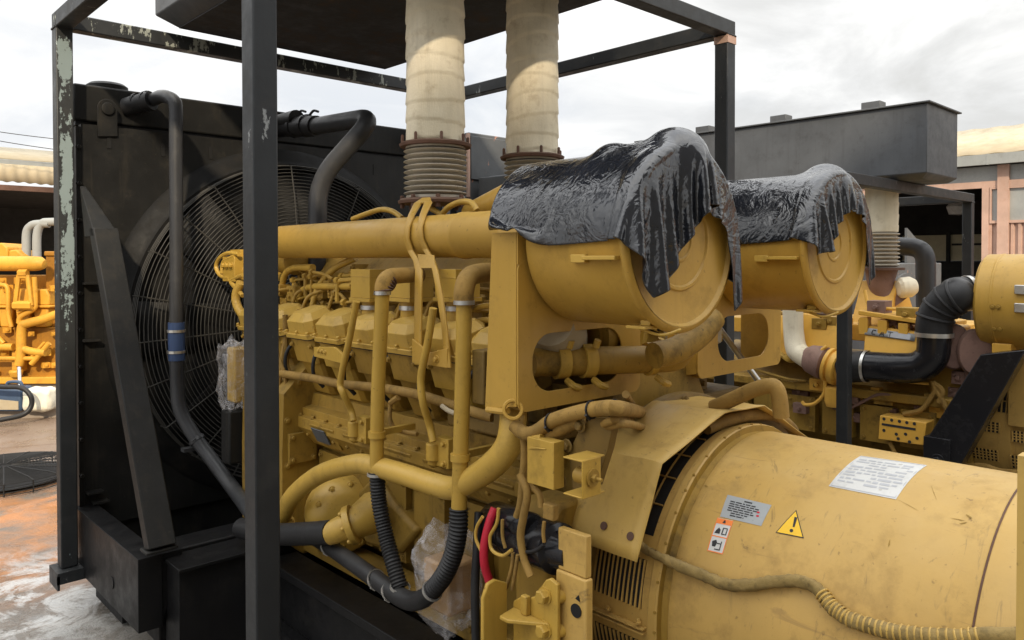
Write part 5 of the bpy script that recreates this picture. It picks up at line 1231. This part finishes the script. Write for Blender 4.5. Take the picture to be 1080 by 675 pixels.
# lagged pipe into the turbocharger, clamp ring and black air pipe
m = MB().tube([ux(836, 322, 4.95), ux(837, 350, 4.95), ux(840, 368, 4.93), ux(848, 376, 4.9), ux(855, 380, 4.88)], [.08, .08, .085, .08, .078], 22); m.build('lagged_pipe', 'wrap', e2)
ta, tb = ux(848, 376, 4.90), ux(884, 388, 4.90)
d = (tb-ta).normalized()
m = MB().lathe([(.075, 0), (.085, .02), (.11, .05), (.125, .12), (.13, .17), (.10, .19)], ta, d, 28); tu = m.build('turbocharger', 'turbo', e2)
m = MB().lathe([(.11, .19), (.135, .2), (.135, .225), (.115, .23), (.12, .25), (.14, .255), (.14, .29), (.10, .3), (.10, .36)], ta, d, 28); m.build('turbo_clamp', 'amber', tu)
MB().tube([ux(872, 365, 4.86), ux(866, 372, 4.84), ux(866, 396, 4.84), ux(870, 402, 4.85), ux(869, 415, 4.86), ux(860, 425, 4.86), ux(850, 427, 4.87), ux(846, 424, 4.88)], .014, 8).build('oil_line', 'amber', e2)
m = MB().lathe([(.0, .0), (.06, .01), (.075, .05), (.075, .16), (.05, .17)], ux(880, 430, 4.9), (0, 0, 1), 22); m.build('oil_filter', 'amber', e2)
pa = [ux(890, 388, 4.9), ux(912, 386, 4.9), ux(945, 388, 4.9), ux(968, 387, 4.9), ux(982, 377, 4.9), ux(985, 362, 4.9), ux(985, 352, 4.9)]
MB().tube(pa, .110, 26, 8).build('air_pipe', 'gloss', e2)
MB().tube([ux(888, 388, 4.9), ux(913, 386.2, 4.9)], .117, 26, smooth=False).build('air_sleeve', 'rubber', e2)
for p_, d_, r_, w_ in ((ux(914, 386.3, 4.9), (0, -1, 0), .118, .022), (ux(985.3, 353, 4.9), (0, 0, 1), .122, .03), (Vector((5.06, -.49, 1.658)), (.75, -.65, .03), .122, .03)): m = MB(); clamp(m, p_, d_, r_, w_); m.build('hose_clamp', 'steel', e2)
hp = [ux(985, 354, 4.9), ux(985, 342, 4.9), ux(989, 329, 4.9), ux(999, 317, 4.9), ux(1010, 312, 4.92), Vector((5.0, -.44, 1.655)), Vector((5.11, -.53, 1.66))]
P = []; m = MB(); m.tube(hp, .118, 28, 10)
hb = m.build('rubber_elbow', 'rubber', e2)
m = MB()
for k in (1, 2, 3): 
    pass
for (px, py, d) in ((986.5, 335, (0, -.25, 1)), (992, 325, (0, -.6, 1)), (1000, 317.5, (0, -1, .9)), (1008, 313, (0, -1, .5))): m.torus(ux(px, py, 4.9), d, .118, .013, 30, 8)
m.build('elbow_rib', 'rubber', hb)
# clutter of castings between the air pipe and the generator
rnd = random.Random(21)
for k in range(16):
    px = rnd.uniform(985, 1040); py = rnd.uniform(385, 440); p = ux(px, py, 5.15+rnd.uniform(-.06, .12)); s_ = rnd.uniform(.03, .07)
    m = MB().box(p.x-s_, p.x+s_*2, p.y-s_, p.y+s_, p.z-s_, p.z+s_); m.bolt((p.x-s_, p.y, p.z), (-1, 0, 0), .018, .02); m.bolt((p.x-s_, p.y+s_*.6, p.z+s_*.5), (-1, 0, 0), .012, .016); m.build('casting', ('oldyellow', 'amber', 'turbo')[k % 3], e2, bevel=.012)
MB().box(5.12, 6.3, -.5, -.2, .4, 1.3).build('flywheel_housing', 'oldyellow', e2, bevel=.03)
for px, py in ((1007, 366), (1029, 372)):
    m = MB().lathe([(0, 0), (.10, .0), (.11, .02), (.11, .04), (.09, .05), (.09, .3)], ux(px, py, 4.98), (1, .55, 0), 26); 
    o = m.build('cover_disc', 'turbo', e2); o.scale = (1, 1, 1.5)
MB().box(5.05, 5.3, -.45, -.28, 1.2, 1.42).build('support_block', 'amber', e2, bevel=.02)
for pl_ in ([(953, 437), (970, 433), (978, 425), (986, 412), (984, 402)], [(990, 425), (994, 412), (985, 404)], [(985, 408), (994, 422), (1000, 436)]): MB().tube([ux(px, py, 4.95) for px, py in pl_], .018, 8).build('wire', 'loom', e2)
for k in range(46):
    px = rnd.uniform(835, 1000); py = rnd.uniform(398, 440) if k < 30 else rnd.uniform(322, 342); X_ = 5.04+rnd.uniform(-.06, .05)+(.12 if k >= 30 else 0); p = ux(px, py, X_); s_ = rnd.uniform(.015, .05); m = MB()
    if k % 3 == 0: m.path_round([p, p+Vector((-.03, rnd.uniform(.1, .3), 0)), p+Vector((0, rnd.uniform(.2, .5), rnd.uniform(-.15, .15)))], rnd.uniform(.010, .02), .06, 8); nm_ = 'oil_line'
    else: m.box(p.x-s_, p.x+s_*2, p.y-s_*1.4, p.y+s_*1.4, p.z-s_, p.z+s_); m.bolt((p.x-s_, p.y, p.z), (-1, 0, 0), s_*.4, s_*.5); nm_ = 'fitting'
    m.build(nm_, ('oldyellow', 'amber', 'oldyellow', 'rust', 'turbo')[k % 5], e2, bevel=.006 if nm_ == 'fitting' else 0)
# terminal box with a slot and knock-outs
a, b, c, d = [ux(*p, 4.86) for p in ((928, 438), (977, 446), (974, 470), (926, 463))]
m = MB().prism([a, b, c, d], (.22, 0, 0)); tb2 = m.build('terminal_box', 'amber', e2, bevel=.006)
m = MB()
def on(u, v): return a*(1-u)*(1-v)+b*u*(1-v)+c*u*v+d*(1-u)*v+Vector((-.003, 0, 0))
m.add([on(.06, .30), on(.80, .30), on(.80, .40), on(.06, .40)], [(0, 1, 2, 3)])
for u, v in ((.1, .12), (.27, .12), (.44, .12), (.6, .12), (.76, .12), (.12, .6), (.4, .68), (.6, .62), (.85, .72), (.45, .86), (.7, .92)): m.lathe([(.0001, 0), (.012, .0)], on(u, v), (-1, 0, 0), 10, cap=False)
m.build('slot', 'ink', tb2)
MB().tube([ux(938, 466, 4.9), ux(945, 480, 4.9), ux(950, 492, 4.9)], .016, 8).build('cable', 'loom', e2)
m = MB().box(4.9, 5.1, -2.6, 2.4, .1, .3); m.box(6.4, 6.6, -2.6, 2.4, .1, .3); m.box(5.1, 6.4, 2.0, 2.4, .1, .3); m.box(5.1, 6.4, -.3, 0, .1, .3); tag(m.build('base_frame', 'black', None, bevel=.01), 'black base frame under the second engine set on the right', 'base frame')
# air cleaner of the second set on its black strut
t = thing('air_cleaner', (5.20, -.7, 1.25), 'yellow drum air cleaner at the right edge fed by a ribbed black elbow', 'air cleaner', 'air cleaners of the second set')
AX = 5.20; AZ = 1.60; AR = .335
m = MB().lathe([(.13, .0), (.2, .0), (AR-.02, .0), (AR, .02), (AR, .1), (AR+.004, .105), (AR+.004, .115), (AR, .12), (AR, .33), (AR+.008, .335), (AR+.008, .36), (AR, .365), (AR, .65), (AR-.02, .67), (0, .67)], (AX, -.575, AZ), (0, -1, 0), 72, cap=False); m.build('canister', 'can', t)
for yy, zz_ in ((-.86, .1), (-.86, -.02)): MB().box(AX-AR-.02, AX-AR+.02, yy-.03, yy+.03, AZ+zz_-.03, AZ+zz_+.03).build('latch', 'steel', t, bevel=.004)
for yy in (-.70, -.735):
    for zz_ in (-.02, -.17): MB().bolt((AX-math.sqrt(AR*AR-zz_*zz_)-.002, yy, AZ+zz_), (-1, 0, zz_), .012, .012).build('bolt', 'oldyellow', t)
a, b = ux(1046, 362, 4.95), ux(1066, 381, 4.95); MB().box(4.95, 5.1, b.y, a.y, b.z, a.z).build('bracket', 'amber', t, bevel=.004)
st = thing('support_strut', (4.85, -.4, .4), 'black steel strut slanting up to the air cleaner at the right edge', 'strut')
Xs = 4.80
A = [ux(px, py, Xs) for px, py in ((1034, 374), (1082, 369), (1012, 492), (979, 492), (973, 470))]
MB().prism(A, (.16, 0, 0)).build('arm', 'gloss', st, bevel=.006)
p = ux(990, 468, Xs); m = MB().box(Xs-.02, Xs+.17, ux(1003, 470, Xs).y, ux(975, 470, Xs).y, .40, ux(985, 461, Xs).z); m.bolt((Xs-.02, p.y, .5), (-1, 0, 0), .03, .03); m.build('shoe', 'gloss', st, bevel=.008)
# its generator
g2 = thing('generator', (X2, -1.4, .2), 'yellow generator with slotted vents at the right edge of the picture', 'generator', 'generators')
m = MB().lathe([(.3, -.44), (.62, -.44), (.62, -.74), (.60, -.75), (.60, -2.3), (.2, -2.35)], (X2, 0, .70), (0, 1, 0), 80, cap=False); m.build('barrel', 'gen', g2)
def cyl2(th, y, r): return Vector((X2-r*math.sin(th), y, .70+r*math.cos(th)))
for (px0, py0, px1, py1) in ((1034, 388, 1066, 436), (1024, 442, 1054, 457), (1017, 470, 1053, 487), (1068, 454, 1084, 468), (1066, 480, 1084, 496)):
    def on2(px, py, r=.623):
        d = ray(px, py); ox, oz = CAM.x-X2, CAM.z-.70; a = d.x*d.x+d.z*d.z; b = 2*(ox*d.x+oz*d.z); c = ox*ox+oz*oz-r*r; k = (-b-math.sqrt(max(1e-9, b*b-4*a*c)))/(2*a); p = CAM+d*k; return math.atan2(-(p.x-X2), p.z-.70), p.y
    ta_, tb_ = on2(px0, py0), on2(px1, py1); m = MB(); m.grid([[cyl2(ta_[0]+(tb_[0]-ta_[0])*i/8, ta_[1]+(tb_[1]-ta_[1])*j/2, .6225) for j in range(3)] for i in range(9)]); v = m.build('vent', 'dark', g2)
    m = MB(); nb = max(4, int((px1-px0)/4))
    for k in range(nb+1):
        y = ta_[1]+(tb_[1]-ta_[1])*k/nb; m.sweep([cyl2(ta_[0]+(tb_[0]-ta_[0])*i/6, y, .625) for i in range(7)], [.006]*7, 5)
    for i in range(1, 4): th = ta_[0]+(tb_[0]-ta_[0])*i/4; m.sweep([cyl2(th, ta_[1], .625), cyl2(th, tb_[1], .625)], [.004]*2, 5)
    m.build('grille', 'gen', v)
m = MB().lathe([(.622, -.43), (.64, -.43), (.64, -.47), (.622, -.47)], (X2, 0, .7), (0, 1, 0), 80); m.build('flange', 'gen', g2)
a, b = ux(1063, 390, 5.12), ux(1085, 452, 5.12); MB().box(5.12, 5.2, b.y-.3, a.y, b.z, a.z+.06).build('side_panel', 'gen', g2, bevel=.006)
tag(MB().tube([ux(1010, 493, 5.0), ux(1026, 491, 5.0), ux(1040, 492, 5.0), ux(1056, 497, 5.0), ux(1090, 499, 5.0)], .02, 10).build('loose_cable', 'loom', None), 'brown cable lying across the vents of the second generator', 'cable')
t = thing('coolant_pipe', ux(978, 300, 6.6), 'black bent coolant pipe rising beside the short bellows of the second engine', 'pipe')
MB().path_round([ux(936, 260, 6.6)+Vector((0, .3, 0)), ux(945, 259, 6.6), ux(976, 262, 6.6), ux(977, 345, 6.6)], .085, .22, 20).build('bent_pipe', 'pipe', t)
# grey radiator housing farther back with an arched fan opening
t = thing('radiator', (10.2, 1.5, 0), 'grey radiator housing with arched opening behind the bent coolant pipe on the right', 'radiator')
a, b = uy(936, 278, 1.4), uy(993, 278, 1.4); L = []
n = 20; cxr = a.x+(b.x-a.x)*.30; rr_ = (b.x-a.x)*.42
m = MB(); zt = a.z
m.box(a.x-1.2, b.x, 1.4, 1.9, .2, zt); m.build('housing', 'cabinet', t, bevel=.01)
m = MB().lathe([(rr_-.02, -.02), (rr_, -.02), (rr_, .02), (rr_-.02, .02)], (cxr, 1.39, zt-.12-rr_), (0, 1, 0), 48); m.build('fan_ring', 'cabinet', t)
m = MB().lathe([(.0, 0), (rr_-.02, 0)], (cxr, 1.396, zt-.12-rr_), (0, -1, 0), 48, cap=False); m.build('fan_opening', 'ink', t)
c0 = uy(985, 262, 1.5); m = MB().prism([(b.x-1.1, 1.45, zt+.001), (b.x-.02, 1.45, zt+.001), (b.x-1.1, 1.45, zt+.45)], (0, .03, 0)); m.build('gusset', 'cabinet', t)
# ------------------------------------------------------------------ left: orange engine in front of a dark shed
OD = 10.3
oq = lambda px, py, d=0: dep(px, py, OD+d)
def flat(m, pts, d0, th): return m.prism([oq(px, py, d0) for px, py in pts], FW*th)
oe = thing('diesel_engine', oq(10, 405), 'freshly painted orange engine standing far left in front of the dark shed', 'engine', 'large generator engines')
m = MB(); flat(m, [(-90, 345), (62, 345), (62, 404), (-90, 404)], .12, .8); m.build('crankcase', 'shadeorange', oe, bevel=.02)
m = MB(); flat(m, [(-90, 290), (58, 290), (58, 346), (-90, 346)], .35, .7); flat(m, [(48, 268), (64, 268), (64, 345), (48, 345)], .2, .4); flat(m, [(46, 265), (66, 265), (66, 270), (46, 270)], .17, .45); m.build('engine_top', 'shadeorange', oe, bevel=.015)
m = MB(); flat(m, [(-30, 258), (2, 256), (8, 261), (9, 275), (-30, 275)], .3, .5); flat(m, [(9, 264), (17, 263), (25, 270), (25, 280), (9, 280)], .3, .4); m.build('top_housing', 'orange', oe, bevel=.02)
m = MB(); m.sweep([oq(-90, 278, -.05), oq(36, 278, -.05), oq(43, 278, -.05), oq(47, 279, -.05), oq(48, 279, -.05)], [.098, .098, .09, .06, .01], 20); m.build('intake_pipe', 'orange', oe)
def frame_br(px):
    m = MB()
    for (x0, y0, x1, y1, w_) in ((px-4, 290, px-8, 322, .03), (px+5, 290, px+9, 322, .03), (px-9, 322, px+10, 322, .06), (px-4, 292, px+5, 292, .03), (px-4, 288, px+5, 288, .05)): m.sweep([oq(x0, y0, -.12), oq(x1, y1, -.12)], [w_]*2, 6)
    m.build('pipe_bracket', 'orange', oe)
frame_br(24); frame_br(-50)
for px in (-74, -52, -30, -10, 6, 24, 43):
    m = MB(); flat(m, [(px-9, 311), (px-6, 305), (px+6, 305), (px+9, 311), (px+9, 322), (px-9, 322)], .02, .35); flat(m, [(px-10, 322), (px+10, 322), (px+10, 325), (px-10, 325)], .0, .36); flat(m, [(px-8, 325), (px+8, 325), (px+5, 345), (px-6, 345)], .05, .3); m.build('valve_cover', 'orange', oe, bevel=.02)
for pl_, r_ in (([(36, 292), (37, 318), (35, 326), (22, 334), (20, 341)], .035), ([(32, 292), (33, 316), (31, 322), (19, 330)], .025), ([(64, 330), (45, 337), (29, 341), (23, 346), (22, 375), (20, 385)], .06), ([(0, 300), (8, 304), (9, 330), (12, 345)], .03), ([(-60, 366), (14, 366)], .05), ([(-60, 378), (40, 378)], .03), ([(52, 362), (33, 384)], .035), ([(47, 361), (31, 379)], .02), ([(-20, 345), (-6, 352), (4, 362)], .03), ([(24, 368), (36, 371), (48, 372)], .05)):
    MB().tube([oq(px, py, -.06) for px, py in pl_], r_, 10).build('pipe', 'orange', oe)
rnd = random.Random(3)
for k in range(26):
    px = rnd.uniform(-60, 58); py = rnd.choice((296, 300, 304, 348, 352, 360, 372, 385, 392, 398)); s_ = rnd.uniform(.02, .06); c = oq(px, py, .05)
    m = MB().box(c.x-s_, c.x+s_, c.y-s_, c.y+s_, c.z-s_*.8, c.z+s_*.8); m.bolt((c.x, c.y-s_, c.z), (0, -1, 0), .02, .02); m.build('fitting', 'orange', oe, bevel=.012)
m = MB(); flat(m, [(12, 370), (22, 370), (22, 392), (12, 392)], -.02, .2); m.lathe([(.07, 0), (.09, .02), (.06, .1)], oq(17, 390, -.05), (0, 0, -1), 16); m.build('oil_filter', 'orange', oe, bevel=.015)
m = MB(); flat(m, [(-95, 398), (62, 398), (62, 405), (-95, 405)], -.05, 1.1); m.build('sill_beam', 'orange', oe, bevel=.01)
m = MB(); flat(m, [(-95, 405.2), (62, 405.2), (62, 424), (-95, 424)], .02, 1.0); m.build('plinth', 'deck', oe)
for pts, nm in (([(28, 276), (28, 247), (33, 238), (42, 236), (52, 236)], 'grey bent pipe nearest the left edge above the orange engine'), ([(39, 276), (39, 248), (44, 236), (54, 234), (90, 234)], 'longer grey bent pipe above the orange engine beside the frame post')):
    t = MB().tube([oq(px, py, .45) for px, py in pts], .055, 14); tag(t.build('coolant_pipe', 'greywall', None), nm, 'pipe', 'pipes above the orange engine')
# dark shed with cream sheets along its eaves
sh = thing('shed', (0, 14, 0), 'open shed with cream roof sheets and dark interior behind the orange engine', 'building')
rows = []; xs_ = [-14+.025*i for i in range(800)]
for v in range(3): rows.append([Vector((x, 13+.012*math.sin(x*38), 3.52-.15*v-(.010*math.sin(x*38)+.02*noise.noise(Vector((x*1.5, 0, 0))) if v == 2 else 0))) for x in xs_])
MB().grid(rows).build('eaves_sheet', 'cream', sh, thick=.01)
MB().box(-14, 6, 13.02, 13.1, 3.48, 3.60).build('gutter', 'greywall', sh, bevel=.01)
m = MB().add([(-14, 13.05, 3.602), (6, 13.05, 3.602), (6, 15, 4.03), (-14, 15, 4.03)], [(0, 1, 2, 3)]); m.build('roof', 'cream', sh, thick=.03)
MB().box(-14, 6, 13.02, 13.1, 3.08, 3.17).build('lintel', 'rust', sh)
m = MB().box(-14, 6, 18.6, 18.8, 0, 3.3); m.box(-14, 6, 13.15, 18.6, 3.10, 3.16); m.build('back_wall', 'shed', sh)
for x in (-12, -6.5, -1): MB().box(x, x+.2, 13.2, 13.4, 0, 3.05).build('post', 'shed', sh)
for z0_, z1_, nm in ((4.25, 4.1, 'upper thin power line above the left shed roof'), (3.98, 3.86, 'lower thin power line above the left shed roof')):
    a = uy(-60, 130 if z0_ > 4.1 else 138, 12.5); b = uy(90, 150 if z0_ > 4.1 else 162, 12.5); m = MB().tube([a, (a+b)/2-Vector((0, 0, .02)), b], .006, 6); tag(m.build('power_line', 'shed', None), nm, 'power line', 'power lines')
# things on the low timber deck
t = thing('deck', uz(20, 440, 0), 'low grey timber deck under the sack and the blue can', 'deck')
a, b = uz(-60, 443, 0), uz(62, 440, 0)
m = MB()
for k in range(4): m.prism([a+FW*(.26*k)+Vector((0, 0, .0)), b+FW*(.26*k), b+FW*(.26*k+.24), a+FW*(.26*k+.24)], (0, 0, .10))
m.build('plank', 'deck', t)
def lump(name, c, ax_, seed, mat, label, cat):
    rows = []
    for i in range(25):
        ph = PI*i/24; row = []
        for k in range(37):
            a_ = 2*PI*k/36; d = Vector((math.sin(ph)*math.cos(a_), math.sin(ph)*math.sin(a_), math.cos(ph))); d = Vector([math.copysign(abs(x)**.45, x) for x in d])
            s_ = 1+.10*noise.noise(d*1.8+Vector((seed, 0, 0)))+.05*noise.noise(d*5+Vector((seed, 3, 0))); row.append(c+RT*(d.x*ax_[0]*s_)+Vector((FW.x, FW.y, 0))*(d.y*ax_[1]*s_)+Vector((0, 0, d.z*ax_[2]*s_)))
        rows.append(row)
    return tag(MB().grid(rows).build(name, mat, None, ang=180), label, cat)
c = dep(43, 421, 9.3); lump('sack', Vector((c.x, c.y, .10+.135)), (.17, .13, .14), 2.0, 'whitebag', 'white bulging sack on the timber deck beside the blue can', 'sack')
t = thing('jerry_can', dep(4, 433, 9.25), 'dark blue plastic can with pale label below the orange engine', 'can')
a = dep(-22, 434, 9.2); w_ = .50; zt = dep(0, 409, 9.2).z
m = MB().prism([Vector((a.x, a.y, .105)), Vector((a.x, a.y, .105))+RT*w_, Vector((a.x, a.y, .105))+RT*w_+FW*.25, Vector((a.x, a.y, .105))+FW*.25], (0, 0, zt-.105)); m.build('can_body', 'navy', t, bevel=.03)
m = MB(); p = Vector((a.x, a.y, .13))-FW*.003+RT*.05; m.prism([p, p+RT*.42, p+RT*.42+Vector((0, 0, .10)), p+Vector((0, 0, .14))], FW*-.004); m.build('label', 'cream', t)
m = MB(); p = Vector((a.x, a.y, zt))+RT*.25+FW*.12; m.tube([p, p+Vector((0, 0, .05))+RT*.03, p+RT*.16+Vector((0, 0, .05)), p+RT*.19], .02, 10); m.build('handle', 'navy', t)
tag(MB().tube([dep(20, 388, 9.6), dep(20.5, 398, 9.5), dep(21, 408, 9.4)], .022, 10).build('drain_pipe', 'steel', None), 'short bright drain pipe hanging under the orange engine', 'pipe')
tag(MB().tube([dep(-30, 405, 9.0), dep(0, 408, 9.0), (dep(22, 409, 9.0)), dep(32, 417, 9.0), dep(33, 428, 9.0), dep(25, 437, 8.95), dep(5, 442, 8.9), dep(-30, 448, 8.8)], .028, 12).build('hose', 'rubber', None), 'grey hose looping round the blue can by the deck', 'hose')
# a fan guard lying on the concrete
t = thing('loose_fan_guard', uz(5, 497, 0), 'round wire fan guard lying flat on the wet concrete at the left', 'fan guard')
c = uz(4, 500, .06); m = MB()
for k in range(22): m.torus(c+Vector((0, 0, .05+.02*(1-(k/21)**3))), (0, 0, 1), .06+.52*k/21, .0032, 64, 4)
for k in range(5): m.torus(c+Vector((0, 0, .045-.022*k)), (0, 0, 1), .585, .0032, 64, 4)
m.build('ring', 'dark', t)
m = MB()
for k in range(18): a_ = 2*PI*k/18; d = Vector((math.cos(a_), math.sin(a_), 0)); m.tube([c+d*.06+Vector((0, 0, .075)), c+d*.5+Vector((0, 0, .062)), c+d*.59+Vector((0, 0, .05)), c+d*.592+Vector((0, 0, -.05))], .006, 5, smooth=False)
m.build('spoke', 'dark', t)
m = MB().lathe([(0, 0), (.5, 0), (.5, .004)], c+Vector((0, 0, -.02)), (0, 0, 1), 40); m.build('mesh_disc', 'dark', t)

# ------------------------------------------------------------------ right: long workshop with salmon steelwork
ws = thing('workshop', (15, 2, 0), 'long workshop with salmon columns, cream roof and dark open bays at the right', 'building')
WX = 15.0
m = MB().add([(WX-.25, -12, 3.80), (WX-.25, 14.5, 3.80), (WX+6, 14.5, 5.9), (WX+6, -12, 5.9)], [(0, 1, 2, 3)])
rows = []
for i in range(2): rows.append([Vector((WX-.28+i*1.9, y, 3.79+i*.74+.008*math.sin(y*14))) for y in [-12+.06*k for k in range(440)]])
MB().grid(rows).build('roof', 'cream', ws, thick=.02)
m = MB().box(WX-.3, WX-.2, -12, 14.5, 3.60, 3.785); 
for k in range(9): m.box(WX-.305, WX-.195, -10+3*k, -9.96+3*k, 3.595, 3.79)
m.build('fascia', 'greywall', ws)
MB().box(WX-.05, WX+.05, -12, 14.5, 3.20, 3.32).build('lintel', 'salmon', ws)
for k in range(11):
    y = 1.83+2.4*(k-5)
    MB().box(WX-.08, WX+.08, y-.09, y+.09, 3.321 if y > 2.3 else .02, 3.6).build('column', 'salmon', ws)
m = MB().box(WX+.0, WX+.02, -12, 14.5, 3.325, 3.597); m.build('high_window', 'glass', ws)
ws_y = [(2.02, 1.89), (1.77, .75), (.62, -.5), (-.62, -1.8), (-1.95, -3.2)]
for y1_, y0_ in ws_y:
    q_ = MB().box(WX+.0, WX+.03, y0_, y1_, 2.60, 3.17).build('window', 'glass', ws)
    m = MB()
    for a_, b_ in ((y0_-.03, y0_), (y1_, y1_+.03)): m.box(WX-.05, WX+.04, a_, b_, 2.55, 3.199)
    m.box(WX-.05, WX+.04, y0_, y1_, 2.55, 2.599); m.box(WX-.05, WX+.04, y0_, y1_, 3.171, 3.199); m.build('window_frame', 'salmon', q_)
MB().box(WX+.05, WX+.07, -12, 2.1, 2.5, 3.2).build('window_panel', 'salmon', ws)
rows = []
for z in (0, 2.56): rows.append([Vector((WX+.02*(1 if math.sin(y*2*PI/.115) > 0 else -1)-.0, y, z)) for y in [-12+.01438*k for k in range(980)]])
MB().grid(rows).build('corrugated_wall', 'salmon', ws, ang=20)
MB().box(WX-.06, WX+.06, 2.06, 2.17, .02, 3.199).build('column', 'salmon', ws)
m = MB().box(WX+9, WX+9.2, -12, 15, 0, 1.85); m.box(WX+9, WX+9.2, -12, 15, 2.62, 3.7); m.box(WX, WX+9, 14.4, 14.5, 0, 3.6); m.box(WX+.1, WX+9, -12, 14.4, 3.61, 3.64); m.box(WX+.12, WX+9, -12, 14.4, .003, .03); m.build('inner_wall', 'shed', ws)
MB().box(WX+9.05, WX+9.15, -12, 15, 1.851, 2.619).build('light_band', 'skylight', ws)
m = MB()
for k in range(16): m.box(WX+8.93, WX+8.99, -8+1.35*k, -7.9+1.35*k, 1.8, 2.7)
for k in (5, 9): m.box(WX+8.93, WX+8.99, -8+1.35*k, -6.7+1.35*k, 2.3, 2.36)
m.build('mullion', 'shed', ws)
p = ux(1011, 227, WX+4); MB().lathe([(.0, 0), (.2, .02), (.26, .2), (.2, .28)], p, (0, 0, 1), 20).build('bay_lamp', 'white', ws)
MB().box(WX-2.9, WX-2.7, 3.2, 9, 2.75, 3.0).build('beam', 'rust', ws) if False else None

# grey cabinets standing between the canopies
cb = thing('control_cabinet', (3.4, 2.9, 0), 'weathered grey steel cabinet seen between the two exhaust pipes', 'cabinet')
a = dep(486, 151, 6.5); b = dep(524, 141, 6.35)
m = MB().box(2.98, 3.46, 2.52, 3.25, .1, 2.93); m.build('cabinet_body', 'cabinet', cb, bevel=.01)
for z in (2.72, 2.2): MB().box(2.972, 2.98, 2.6, 3.2, z, z+.02).build('hinge_strip', 'salmon', cb)
m = MB().box(2.99, 3.44, 2.50, 2.518, 2.55, 2.90); m.build('door', 'cabinet', cb, bevel=.004)
m = MB().box(2.965, 2.985, 2.505, 2.53, .2, 2.92); m.build('edge_strip', 'salmon', cb)
cb = thing('control_cabinet', (3.3, 2.2, 0), 'lower grey cabinet with rusty pink edges in front of the taller cabinet', 'cabinet')
m = MB().box(3.02, 3.40, 2.0, 2.45, .1, 2.56); m.build('cabinet_body', 'cabinet', cb, bevel=.01)
m = MB().box(3.01, 3.03, 1.99, 2.01, .1, 2.57); m.box(3.03, 3.40, 1.99, 1.998, 2.54, 2.57); m.build('edge_strip', 'salmon', cb)
MB().box(3.05, 3.2, 1.985, 1.999, 1.9, 2.48).build('door', 'cabinet', cb)
